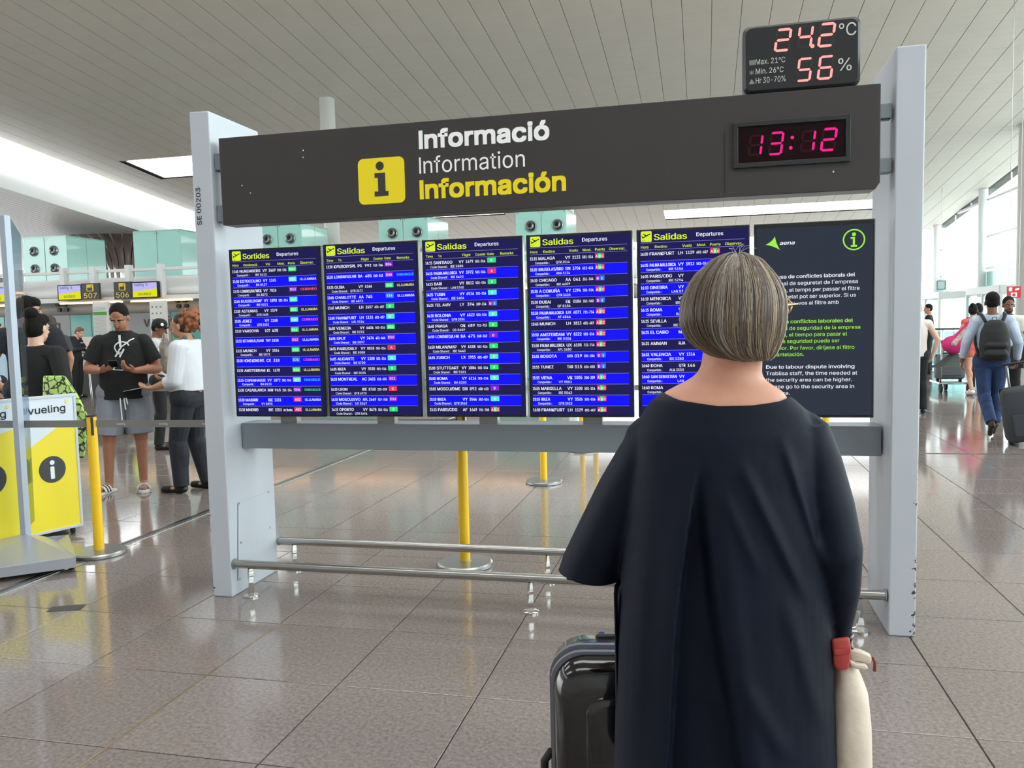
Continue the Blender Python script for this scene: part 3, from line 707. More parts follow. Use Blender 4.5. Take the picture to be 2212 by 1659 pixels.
for k in range(4): poly(m, f, [(a.x+.0115*k*.7, a.z), (a.x+.0115*k*.7+.006, a.z), (a.x+.0115*k*.7+.006, a.z+.022), (a.x+.0115*k*.7, a.z+.022)])
a = P(1550+254/s, 20+474/s, YT)
for k in range(3):
    d = V((cos(pi*k/3+pi/6), sin(pi*k/3+pi/6))); n_ = V((-d[1], d[0])) if False else (-d[1]*.0016, d[0]*.0016)
    poly(m, f, [(a.x-d[0]*.011-n_[0], a.z-d[1]*.011-n_[1]), (a.x+d[0]*.011-n_[0], a.z+d[1]*.011-n_[1]), (a.x+d[0]*.011+n_[0], a.z+d[1]*.011+n_[1]), (a.x-d[0]*.011+n_[0], a.z-d[1]*.011+n_[1])])
a = P(1550+255/s, 20+560/s, YT); poly(m, f, [(a.x-.013, a.z), (a.x+.013, a.z), (a.x, a.z+.023)])
stuff(m.build('pictograms', M('display_print_dim', (150, 150, 140), .5), tt, fixn=False))

# ------------------------------------------------------------------ departure monitors
NAV = [M('screen_navy', (27, 24, 86), .5, emit=.9)]; BLU = M('screen_blue', (8, 6, 255), .5, emit=1.0)
TW = M('screen_white', (238, 240, 255), .5, emit=1.05); TYL = M('screen_yellow', (240, 240, 90), .5, emit=1.05)
TL = M('screen_line', (150, 140, 230), .5, emit=.9); LIME = M('screen_lime', (216, 240, 50), .5, emit=1.0)
GC = {'A': (235, 50, 110), 'B': (40, 232, 110), 'C': (240, 60, 90), 'D': (140, 30, 215), 'E': (40, 120, 225), 'N': (90, 240, 200)}
RC = {'U': (245, 245, 120), 'C': (255, 110, 100), 'E': (60, 235, 150), 'c': (255, 110, 200), 'e': (70, 200, 245)}
def display_rows(mon, fr, W, H, head, cols, rows, csl):
    m = MB()
    poly(m, lambda u, v: fr(u, v, .0005), [(.02*W, .012*H), (.985*W, .012*H), (.985*W, .985*H), (.02*W, .985*H)]); m.build('display', NAV[0], mon, fixn=False)
    top = lambda f_: H*(1-f_)
    rp = .0591; blue, line, wt, yt = MB(), MB(), MB(), MB(); gates = {}; rem = {}
    f1 = lambda u, v, k=0: fr(u, v, .001); f2 = lambda u, v, k=0: fr(u, v, .0016); f3 = lambda u, v, k=0: fr(u, v, .0022)
    for k in range(15):
        if k % 2: poly(blue, f1, [(.035*W, top(.109+rp*(k+1))), (.955*W, top(.109+rp*(k+1))), (.955*W, top(.109+rp*k)), (.035*W, top(.109+rp*k))])
    for y in [.073]+[.109+rp*k for k in range(15)]:
        poly(line, f2, [(.035*W, top(y)-.0012), (.955*W, top(y)-.0012), (.955*W, top(y)+.0006), (.035*W, top(y)+.0006)])
    poly(yt, f2, rrect(.04*W, .138*W, top(.068), top(.012), .006, 3))
    pk = MB(); cx, cy = .089*W, top(.04)
    poly(pk, f3, [(cx-.022, cy-.006), (cx-.018, cy-.009), (cx+.021, cy+.011), (cx+.018, cy+.015)])
    poly(pk, f3, [(cx-.018, cy+.014), (cx-.014, cy+.015), (cx+.006, cy+.004), (cx-.002, cy+.001)])
    poly(pk, f3, [(cx-.024, cy+.003), (cx-.021, cy+.004), (cx-.012, cy-.004), (cx-.017, cy-.006)])
    poly(pk, f3, [(cx-.022, cy-.0205), (cx-.004, cy-.0205), (cx-.004, cy-.019), (cx-.022, cy-.019)])
    stuff(pk.build('aeroplane_pictogram', M('screen_black', (22, 20, 40), .5, emit=.5), mon, fixn=False))
    text(yt, head, f2, .158*W, top(.06), .029, wd=.295*W, bold=.03)
    text(wt, 'Departures', f2, .535*W, top(.05), .0185, wd=.235*W, bold=.01)
    for c_, u, mw in zip(cols, (.04, .165, .41, .54, .655, .785), (.075, .17, .09, .1, .09, .165)): text(yt, c_, f2, u*W, top(.1015), .0125, maxw=mw*W, bold=.012)
    for k, row in enumerate(rows):
        tm, de, fl, ct, gt, rm, cs = (row.split('|')+['']*7)[:7]; y0 = .109+rp*k
        b_ = top(y0+rp*.51); h = .0148
        text(wt, tm, f2, .035*W, b_, h, wd=.068*W, bold=.02); text(wt, de, f2, .117*W, b_, h, maxw=.235*W, bold=.02)
        if ' ' in fl: a, n = fl.split(' ', 1)
        else: a, n = fl, ''
        text(wt, a, f2, .372*W, b_, h, maxw=.058*W, bold=.018)
        if n: text(wt, n, f2, .515*W, b_, h, maxw=.074*W, al='R', bold=.018)
        if ct: text(wt, ct, f2, .535*W, b_, .013, wd=.1*W, bold=.02)
        if cs: text(wt, csl, f2, .085*W, top(y0+rp*.88), .0112, wd=(.175*W if 'Sh' in csl else .135*W), bold=.008); text(wt, cs, f2, .415*W, top(y0+rp*.88), .0118, al='R', maxw=.13*W, bold=.008)
        if gt:
            u0, u1, v0, v1 = .655*W, .74*W, top(y0+rp*.56), top(y0+rp*.1)
            if gt in ('ABC', 'DE'):
                n = len(gt)
                for i, ch in enumerate(gt):
                    a = u0+(u1-u0)*i/n; b = u0+(u1-u0)*(i+1)/n
                    poly(gates.setdefault(ch, MB()), f2, [(a, v0), (b, v0), (b, v1), (a, v1)])
                    text(wt, ch, f3, (a+b)/2, v0+.004, .0125, al='C', bold=.025, maxw=(b-a)*.8)
            else:
                ch = gt[0]; key = 'N' if (ch == 'B' and k % 2) else ch
                poly(gates.setdefault(key, MB()), f2, rrect(u0, u1, v0, v1, .001, 1))
                text(wt, gt, f3, (u0+u1)/2, v0+.0055, .0125, al='C', bold=.015, maxw=(u1-u0)*.75)
        if rm:
            full = {'U': 'UL.LLAMADA', 'C': 'CERRADO', 'E': 'EMBARQUE'}[rm]; key = rm
            if k % 2: key = {'U': None, 'C': 'c', 'E': 'e'}[rm]
            text(wt if key is None else rem.setdefault(key, MB()), full, f2, .953*W, b_+.002, .0125, al='R', wd=.175*W, bold=.016)
    stuff(blue.build('blue_rows', BLU, mon, fixn=False)); stuff(line.build('row_lines', TL, mon, fixn=False))
    stuff(wt.build('white_text', TW, mon, fixn=False)); stuff(yt.build('yellow_text', LIME if head != 'x' else TYL, mon, fixn=False))
    for k, m in gates.items(): stuff(m.build('gate_badge_'+{'A': 'pink', 'B': 'green', 'C': 'red', 'D': 'purple', 'E': 'sky_blue', 'N': 'mint'}[k], M('gate_'+k, GC[k], .5, emit=1), mon, fixn=False))
    for k, m in rem.items(): stuff(m.build('remark_text_'+{'U': 'yellow', 'C': 'orange', 'E': 'green', 'c': 'pink', 'e': 'cyan'}[k], M('remark_'+k, RC[k], .5, emit=1), mon, fixn=False))
YM = 4.09
SCR = [((494.2, 541.7), (691.5, 528.7), (512, 899.8), (705.4, 900.2)), ((699, 528), (903.4, 518.7), (709.9, 899.7), (913, 900.3)), ((911.7, 518.3), (1128.7, 508.3), (922.2, 900.3), (1136.7, 901)),
       ((1137.3, 507.7), (1368, 497), (1144.2, 901.3), (1368.5, 902)), ((1376.6, 495.9), (1620.7, 484.9), (1378, 901.5), (1620, 902)), ((1629.3, 484.8), (1889.9, 471.7), (1629, 902), (1888, 902.4))]
COLS = [('Hora', 'Destinació', 'Vol', 'Most.', 'Porta', 'Observac.'), ('Time', 'To', 'Flight', 'Counter', 'Gate', 'Remarks'), ('Hora', 'Destino', 'Vuelo', 'Most.', 'Puerta', 'Observac.')]
R1 = ['11:45|NUREMBERG|VY 2469|501-514|B43||IBE 5613', '11:50|ESTOCOLMO|VY 1265||B25|U|BA 8127', '12:35|LONDRES/GATWICK|VY 7826||D13|C|BA 8072', '12:45|DUSSELDORF|VY 1898|501-514|B47||IBE 5072', '12:50|ASTURIAS|VY 1579||B53|U|QTR 3685',
      '13:05|JEREZ|VY 2288||B36|C|QTR 3532', '13:10|VARSOVIA|LOT 438||B44|U', '13:15|ISTANBUL/SAW|THY 1838||D12|U', '13:15|MUNICH|VY 1814||B33|U|IBE 5073', '13:20|HONG KONG INT.|CX 318||E74|C', '13:20|AMSTERDAM|KL 1670||B24|U',
      '13:25|COPENHAGUE|VY 1872|501-514|B27|E|BA 8123', '13:30|CASABLANCA|RAM 965|251-254|D04|E', '13:30|MADRID|IBE 1331||A02|U|VY 5093', '13:30|MADRID|IBE 1331S|Air Shuttle|A02|U']
R2 = ['13:30|KYIV/BORYSPIL|PS 992|762-764|D06', '13:35|LONDRES/LHR|BA 485|260-262|D08|E', '13:35|OLBIA|VY 6144||B55|U|QTR 3672', '13:45|CHARLOTTE|AA 745||E76|U|IBE 4872', '13:45|MUNICH|LH 2657|601-607|B', '13:50|FRANKFURT|LH 1131|601-607|B||UAL 9314',
      '14:00|VENECIA|VY 6404|501-514|B35||IBE 5232', '14:05|SPLIT|VY 2474|451-464|D10||IBE 5097', '14:05|PARIS/ORLY|VY 8018|501-514|A||IBE 5088', '14:05|ALICANTE|VY 1308|501-514|B||IBE 5720', '14:05|IBIZA|VY 3530|501-514|B||IBE 5035',
      '14:10|MONTREAL|AC 2403|651-655|D21', '14:10|LEON|IBE 8768|255-259|C||QTR 6970', '14:10|MOSCU/SVO|AFL 2649|757-760|D16||UX 3247', '14:15|OPORTO|VY 8478|501-514|B||QTR 3694']
R3 = ['14:15|SANTIAGO|VY 1679|501-514|B||IBE 5885', '14:15|PALMA MALLORCA|VY 3972|501-514|A||IBE 5422', '14:15|BARI|VY 8812|501-514|B||LAN 5760', '14:25|TURIN|VY 6514|501-514|B||IBE 5406', '14:25|TEL AVIV|LY 394|309-314|DE', '14:30|BOLONIA|VY 6522|501-514|B||QTR 3556',
      '14:40|PRAGA|OK 689|751-753|B||QS 8689', '14:50|LONDRES/LHR|BA 475|260-262|D', '14:50|MILAN/MXP|VY 6338|501-514|B||IBE 5440', '14:55|ZURICH|LX 1955|601-607|B', '15:00|STUTTGART|VY 1886|501-514|B||IBE 5101', '15:00|ROMA|VY 6114|501-514|B||BA 8105',
      '15:05|MOSCU/DME|SBI 892|608-610|D', '15:10|IBIZA|VY 3544|501-514|B||QTR 3543', '15:15|PARIS/CDG|AF 1649|701-708|ABC']
R4 = ['15:15|MALAGA|VY 2123|501-514|ABC||QTR 3514', '15:20|BRUSELAS/BRU|SN 3704|612-614|ABC||ANA 5134', '15:30|CHICAGO|AA 041|351-364|DE||IBE 4609', '15:30|A CORUÑA|VY 1294|501-514|ABC||QTR 3628', '15:30|DUBAI|EK 0186|551-560|DE||QF 8186', '15:30|PALMA MALLORCA|UX 6071|711-714|ABC||AF 4844',
      '15:45|MUNICH|LH 1813|601-607|ABC', '15:50|AMSTERDAM|VY 8322|501-514|ABC||IBE 5304', '15:50|PALMA MALLORCA|UX 6105|712-714|ABC||AFL 3680', '15:55|BOGOTA|AVA 019|301-306|DE', '15:55|TUNEZ|TAR 515|656-658|DE', '15:55|VIENA|VK 1005|208-209|ABC||VY 9501',
      '15:55|MARSELLA|VY 1508|501-514|ABC||IBE 5042', '15:55|IBIZA|VY 3526|501-514|ABC||QTR 3523', '16:00|FRANKFURT|LH 1129|601-607|ABC']
R5 = ['16:00|FRANKFURT|LH 1129|601-607|ABC', '16:05|PALMA MALLORCA|VY 3912|501-514|ABC||IBE 5156', '16:05|PARIS/CDG|VY|||| IBE 5294', '16:10|GINEBRA|VY|||| LAN 57', '16:10|MENORCA|VY|||| IBE 5', '16:15|ROMA|VY|||| BA 8', '16:25|SEVILLA|VY|||| IBE 54', '16:25|EL CAIRO|MS', '16:35|AMMAN|RJA',
      '16:35|VALENCIA|VY 1314|||| IBE 5380', '16:40|DOHA|QTR 146|||| ALK 3550', '16:40|SAN SEBASTIAN|VY|||| LAN', '16:40|ROMA|VY|||| IB']
LAB = ['leftmost departures monitor, headed Sortides in yellow', 'second departures monitor from the left, first flight Kyiv 13:30', 'third departures monitor from the left, first flight Santiago 14:15', 'fourth departures monitor from the left, first flight Malaga 15:15',
       'fifth departures monitor, partly hidden by the grey haired head', 'rightmost monitor with a dark notice text about a labour dispute']
for i, (tl, tr_, bl, br) in enumerate(SCR):
    A, B_, Cc, D_ = P(*bl, YM), P(*br, YM), P(*tr_, YM+.01), P(*tl, YM+.01)
    xa, xb = (A.x+D_.x)/2, (B_.x+Cc.x)/2; za, zb_ = (A.z+B_.z)/2, (Cc.z+D_.z)/2; W, H = xb-xa, zb_-za
    mon = thing('departures_monitor' if i < 5 else 'notice_monitor', ((xa+xb)/2, YM+.03, za), LAB[i], 'monitor', 'monitors in a row under the Informació sign')
    MB().box(xa, xb, YM, YM+.05, za, zb_).build('bezel', bezel, mon, bevel=.004)
    MB().box(xa+.02, xb-.02, YM+.05, YM+.1, za+.05, zb_-.05).build('back_cover', blackpl, mon, bevel=.01)
    fr = lambda u, v, k=0, xa=xa, za=za: V((xa+u, YM-.0005-k, za+v))
    if i < 5: display_rows(mon, fr, W, H, 'Sortides' if i == 0 else 'Salidas', COLS[(0, 1, 1, 2, 2)[i]], (R1, R2, R3, R4, R5)[i], ('Compartit :', 'Code Shared :', 'Code Shared :', 'Compartido :', 'Compartido :')[i])
    else:
        m = MB(); poly(m, lambda u, v: fr(u, v, .0005), [(.02*W, .015*H), (.98*W, .015*H), (.98*W, .975*H), (.02*W, .975*H)]); m.build('display', M('screen_slate', (46, 54, 68), .5, emit=.9), mon, fixn=False)
        def pm(x, y, s, ox, oy): q = P(ox+x/s, oy+y/s, YM); return q.x-xa, q.z-za
        g3 = lambda x, y: pm(x, y, 7.54, 1620, 460)
        f2 = lambda u, v, k=0: fr(u, v, .0015); lm = MB()
        pts = []
        tri = [g3(405, 382), g3(255, 520), g3(490, 605)]; mids = [g3(365, 470), g3(385, 538), g3(428, 510)]
        for k in range(3):
            a, b, c = tri[k], mids[k], tri[(k+1) % 3]
            for j in range(8): q = j/8; pts.append((a[0]*(1-q)**2+2*b[0]*q*(1-q)+c[0]*q*q, a[1]*(1-q)**2+2*b[1]*q*(1-q)+c[1]*q*q))
        poly(lm, f2, pts)
        cu, cv = g3(1693, 435); R_, n = .0485, 40
        for k in range(n):
            a0, a1 = 2*pi*k/n, 2*pi*(k+1)/n; poly(lm, f2, [(cu+R_*cos(a0), cv+R_*sin(a0)), (cu+R_*cos(a1), cv+R_*sin(a1)), (cu+.87*R_*cos(a1), cv+.87*R_*sin(a1)), (cu+.87*R_*cos(a0), cv+.87*R_*sin(a0))])
        poly(lm, f2, [(cu+.18*R_*cos(2*pi*k/16), cv+.5*R_+.18*R_*sin(2*pi*k/16)) for k in range(16)])
        s_ = R_; poly(lm, f2, [(cu+a*s_, cv+b*s_) for a, b in ((-.3, .24), (-.3, .08), (-.1, .08), (-.1, -.5), (-.28, -.5), (-.28, -.67), (.28, -.67), (.28, -.5), (.09, -.5), (.09, .24))])
        wt = MB(); a = g3(482, 522); b = g3(722, 512); text(wt, 'aena', lambda u, v, k=0: fr(u+.25*(v-a[1]), v, .0015), a[0], a[1], .0175, wd=b[0]-a[0], bold=.03)
        c4 = lambda x, y: pm(x, y, 6.382, 1620, 660)
        def para(mb, L, x0, y0, dy, h, sc, left):
            for k, (s0, wdt, bd) in enumerate(L):
                text(mb, s0, f2, left, y0-dy*k, h, wd=wdt, bold=bd)
        lft = c4(222, 860)[0]-.0
        a = g3(585, 1075); b = g3(600, 1180); dy = (a[1]-g3(600, 1600)[1])/5
        K = lambda x0, x1, s: (x1-x0)/s
        def line(mb, s0, xr_px, yb, sc, ox, oy, bold, xl_px=None):   # right end known, left end aligned to the block
            q = P(ox+xr_px/sc, oy+yb/sc, YM); x0 = lft if xl_px is None else P(ox+xl_px/sc, oy, YM).x-xa
            text(mb, s0, f2, x0, q.z-za, .0168, wd=q.x-xa-x0, bold=bold)
        z3 = (7.54, 1620, 460); z4 = (6.382, 1620, 660)
        line(wt, 'A causa de conflictes laborals del', 1712, 1030, *z3, .02); line(wt, 'personal de seguretat de l´empresa', 1755, 1140, *z3, .006); line(wt, 'Trablisa, el temps per passar el filtre', 1785, 1250, *z3, .006)
        line(wt, 'de seguretat pot ser superior. Si us', 1725, 1362, *z3, .006); line(wt, 'plau, dirigiu-vos al filtre amb', 1445, 1478, *z3, .006); line(wt, 'antelació', 632, 1605, *z3, .006)
        line(lm, 'Debido a conflictos laborales del', 1420, 226, *z4, .02); line(lm, 'personal de seguridad de la empresa', 1520, 318, *z4, .006); line(lm, 'Trablisa, el tiempo para pasar el', 1338, 412, *z4, .006)
        line(lm, 'filtro de seguridad puede ser', 1235, 505, *z4, .006); line(lm, 'superior. Por favor, diríjase al filtro', 1440, 596, *z4, .006); line(lm, 'con antelación.', 742, 695, *z4, .006)
        line(wt, 'Due to labour dispute involving', 1440, 860, *z4, .02); line(wt, 'Trablisa staff, the time needed at', 1478, 950, *z4, .006); line(wt, 'the security area can be higher.', 1405, 1042, *z4, .006)
        line(wt, 'Please go to the security area in', 1435, 1136, *z4, .006); line(wt, 'advance.', 548, 1230, *z4, .006)
        stuff(lm.build('lime_print', M('screen_lime_green', (160, 240, 70), .5, emit=1), mon, fixn=False)); stuff(wt.build('white_text', TW, mon, fixn=False))

# ------------------------------------------------------------------ bumper rails
def rail(Y, xa, xb, posts, lab, z=.184):
    t = thing('bumper_rail', ((xa+xb)/2, Y, 0), lab, 'rail', 'steel bumper rails under the monitors')
    MB().cyl((xa, Y, z), (xb, Y, z), .024, n=20).build('tube', steel, t, smooth=.7)
    for x in posts:
        m = MB(); R = []                       # twisted flat bar foot
        for k in range(9):
            q = k/8; ang = pi/2*q; zz = .01+(z-.03)*q; hw = .02*(1-.35*sin(pi*q)); th = .005+.003*sin(pi*q)
            c, s_ = cos(ang), sin(ang); R.append([V((x+a*c-b*s_, Y+a*s_+b*c, zz)) for a, b in ((-hw, -th), (hw, -th), (hw, th), (-hw, th))])
        m.rings(R).build('twisted_leg', chrome, t, smooth=.9)
        MB().lathe((x, Y, 0), [(.044, 0), (.044, .008), (.036, .012), (.008, .013)], 20).build('floor_plate', chrome, t, smooth=.6)
    for x in (xa, xb): MB().cyl((x-.003, Y, z), (x+.003, Y, z), .03, n=20).build('end_flange', beamgrey, t, smooth=.7)
rail(4.095, XL+.004, XR-.006, (-2.495, -.887, .714), 'front stainless bumper rail, nearer the camera')
rail(4.595, XL+.004, P(1857, 1217, 4.595).x, (-2.491, -.891, .60), 'rear stainless bumper rail behind the front one')

# ------------------------------------------------------------------ queue posts and belts
def post(x, y, lab, h=.955, r=.033, br=.168):
    t = thing('queue_post', (x, y, 0), lab, 'queue post', 'yellow queue posts')
    MB().cyl((x, y, .02), (x, y, h-.01), r, n=24).build('pole', yellowpost, t, smooth=.7)
    MB().lathe((x, y, 0), [(br, 0), (br+.004, .006), (br+.004, .022), (br-.006, .03), (.04, .034), (.04, .036)], 40).build('base_plate', M('base_steel', (170, 172, 172), .3, .85), t, smooth=.5)
    MB().lathe((x, y, h-.012), [(r+.004, 0), (r+.004, .01), (r-.005, .014)], 24).build('top_cap', blackpl, t, smooth=.5)
    for a in (45, 135, 225, 315):
        d = V((cos(rad(a)), sin(rad(a)), 0)); n = V((-d.y, d.x, 0)); c = V((x, y, h-.075))+d*(r-.001)
        MB().prism([c+n*a_+V((0, 0, b_)) for a_, b_ in rrect(-.0085, .0085, -.062, .062, .008, 4)], d*.003).build('belt_slot', blackpl, t)
    return t
pA = PZ(215, 1197); post(pA.x, pA.y, 'yellow queue post beside the yellow information boards at left')
pB = PZ(1005, 1222); post(pB.x, pB.y, 'yellow queue post behind the bumper rails under the third monitor')
pC = PZ(1175, 1043); post(pC.x, pC.y, 'far yellow queue post under the fourth monitor')
pD = V((-7.2, 4.2, 0)); pE = V((-8.5, 5.2, 0))
beltm = M('grey_belt_webbing', (132, 130, 127), .6)
def belt(a, b, z, lab, n=3, words=6):
    a = V((a.x, a.y, z)); b = V((b.x, b.y, z)); d = (b-a).normalized(); L = (b-a).length-.07; o = a+d*.035
    nrm = V((d.y, -d.x, 0)); t = thing('queue_belt', a+(b-a)/2, lab, 'belt', 'grey queue belts')
    MB().prism([o+V((0, 0, -.024)), o+d*L+V((0, 0, -.024)), o+d*L+V((0, 0, .024)), o+V((0, 0, .024))], nrm*.002).build('webbing', beltm, t)
    fr = frame(o, d, (0, 0, 1), nrm, .0035); items = [('vueling', L*(k+.5)/words, -.008, .014, dict(bold=.01)) for k in range(words)]
    lettering(t, fr, items, M('belt_print', (222, 222, 220), .6))
belt(pA, V((-7.0, 4.45, 0)), .895, 'grey queue belt crossing the yellow information board', words=9)
belt(pA, pB, .895, 'grey queue belt in front of the shorts and behind the left pillar', words=8)
pF = V((1.02, 7.5, 0)); post(pF.x, pF.y, 'yellow queue post hidden behind the right pillar')
for px_, lb in ((1258, 'nearer of the two distant yellow posts behind the woman in navy'), (1287, 'farther of the two distant yellow posts behind the woman in navy')):
    pG = PZ(px_, 974 if px_ < 1270 else 962); post(pG.x, pG.y, lb)
belt(pC, pF, .895, 'grey queue belt behind the fifth and sixth monitors', words=10)
belt(V((pC.x-4.6, pC.y+.15, 0)), pC, .895, 'grey queue belt reaching the far yellow post from the left', words=12)
post(-7.03, 4.45, 'yellow queue post out at the left edge', .955)

# ------------------------------------------------------------------ information boards and glass totem at left
def info_board(a, b, zb, h, lab):
    a = V((a.x, a.y, zb)); b = V((b.x, b.y, zb)); d = (b-a).normalized(); W = (b-a).length; n = V((d.y, -d.x, 0))
    t = thing('information_board', a+(b-a)/2-V((0, 0, zb)), lab, 'board', 'yellow and white information boards')
    fr = frame(a, d, (0, 0, 1), n)
    m = MB(); m.prism([fr(0, 0, 0), fr(W, 0, 0), fr(W, h, 0), fr(0, h, 0)], n*-.04).build('panel', M('board_white', (222, 230, 240), .35), t, bevel=.004)
    e = .02
    for q in ((0, W, 0, e), (0, W, h-e, h), (0, e, e, h-e), (W-e, W, e, h-e)):
        MB().prism([fr(q[0], q[2], 0), fr(q[1], q[2], 0), fr(q[1], q[3], 0), fr(q[0], q[3], 0)], n*.006).build('frame_edge', M('board_frame', (205, 212, 220), .4), t, bevel=.002)
    f1 = lambda u, v, k=0: fr(u, v, .002); f2 = lambda u, v, k=0: fr(u, v, .003)
    m = MB(); poly(m, f1, [(e, e), (W-e, e), (W-e, .79*h), (.62*W, .76*h), (e, .615*h)]); m.build('yellow_print', M('board_yellow', (244, 224, 50), .4), t, fixn=False)
    m = MB(); c = (.5*W, .46*h); R_ = .24*W; poly(m, f2, [(c[0]+R_*cos(2*pi*k/32), c[1]+R_*sin(2*pi*k/32)) for k in range(32)]); m.build('black_disc', M('board_charcoal', (44, 44, 46), .4), t, fixn=False)
    m = MB(); f3 = lambda u, v, k=0: fr(u, v, .004)
    poly(m, f3, [(c[0]+.18*R_*cos(2*pi*k/16), c[1]+.52*R_+.18*R_*sin(2*pi*k/16)) for k in range(16)]); poly(m, f3, rrect(c[0]-.16*R_, c[0]+.14*R_, c[1]-.7*R_, c[1]+.22*R_, .05*R_, 3)); m.build('letter_i', M('board_white_print', (240, 242, 246), .4), t, fixn=False)
    m = MB(); text(m, 'vueling', f2, .14*W, .875*h, .052, wd=.66*W, bold=.012, res=4); m.build('lettering', M('board_grey_print', (74, 76, 82), .5), t, fixn=False)
    m = MB(); poly(m, f2, [(.83*W+.012*cos(2*pi*k/12), .945*h+.012*sin(2*pi*k/12)) for k in range(12)]); m.build('yellow_dot', M('board_yellow', (244, 224, 50), .4), t, fixn=False)
    for u in (.1*W, .88*W):
        for s in (0, 1):
            c = fr(u, 0, -.06-.2*s); MB().cyl((c.x, c.y, .022)-n*.012 if False else V((c.x, c.y, .022))-d*.01, V((c.x, c.y, .022))+d*.01, .022, n=14).build('caster', rubber, t, smooth=.5)
            MB().cyl(V((c.x, c.y, .03)), V((c.x, c.y, zb+.01)), .008, n=8).build('caster_fork', steel, t)
    MB().prism([fr(.02, .0, -.04), fr(W-.02, .0, -.04), fr(W-.02, .03, -.04), fr(.02, .03, -.04)], n*-.26).build('foot_frame', M('board_foot', (60, 62, 64), .5), t)
    return t
s = 1.05
ba = PZ(60, 1162, .12); bb = PZ(180, 1135, .12)
def scaled(p): q = C0+(p-C0)*s; return q
qa, qb = scaled(ba), scaled(bb); zb = qa.z
top = P(42, 860, qa.y).z-zb
info_board(qa, qb, zb, top, 'yellow and white information board on casters, right of the glass totem')
d = (qb-qa).normalized(); q1 = qa-d*.012; q0 = q1-d*(qb-qa).length
q0 += V((.06, -.05, 0)); q1 += V((0, 0, 0))
info_board(q0, q1, zb, top, 'yellow information board cut by the left edge, behind the glass totem')
# totem
tb = PZ(58, 1203); t = thing('glass_totem', (tb.x, tb.y, 0), 'tall steel and glass totem on a faceted steel foot at the left edge', 'totem')
zt2 = P(8, 465, tb.y).z
totm = M('totem_paint', (176, 186, 200), .4, .2)
MB().box(tb.x-.022, tb.x+.022, tb.y-.02, tb.y+.03, .1, zt2).build('post', totm, t, bevel=.003)
MB().prism([(tb.x+.006, tb.y+.03, .2), (tb.x-.108, tb.y+.2, .2), (tb.x-.092, tb.y+.225, zt2-.1), (tb.x+.012, tb.y+.03, zt2)], (-.01, -.008, 0)).build('glass_pane', glassmat('totem_glass', (205, 216, 226), 1), t)
g0 = PZ(-80, 1270); g1 = PZ(166, 1236); g2 = PZ(150, 1185); g3_ = PZ(-60, 1205)
ap = V((tb.x, tb.y, .12)); h1 = .07
m = MB(); base = [V((g0.x, g0.y, .03)), V((g1.x, g1.y, .03)), V((g2.x, g2.y, .03)), V((g3_.x, g3_.y, .03))]
topr = [v+V((0, 0, h1 if i in (1, 2) else .06)) for i, v in enumerate(base)]
m.add(base+topr+[ap+V((0, 0, .04)), ap+V((.0, .24, -.05))], [(3, 2, 1, 0), (0, 1, 5, 4), (1, 2, 6, 5), (2, 3, 7, 6), (3, 0, 4, 7), (4, 5, 8), (5, 6, 9), (5, 9, 8), (6, 7, 9), (7, 4, 8), (7, 8, 9)])
m.build('faceted_foot', M('foot_steel', (176, 180, 190), .28, .55), t, bevel=.002)
for v in (base[1]+V((-.08, .05, 0)), base[2]+V((-.08, -.06, 0))):
    MB().cyl((v.x, v.y-.01, .02), (v.x, v.y+.012, .02), .02, n=14).build('caster', rubber, t, smooth=.5)

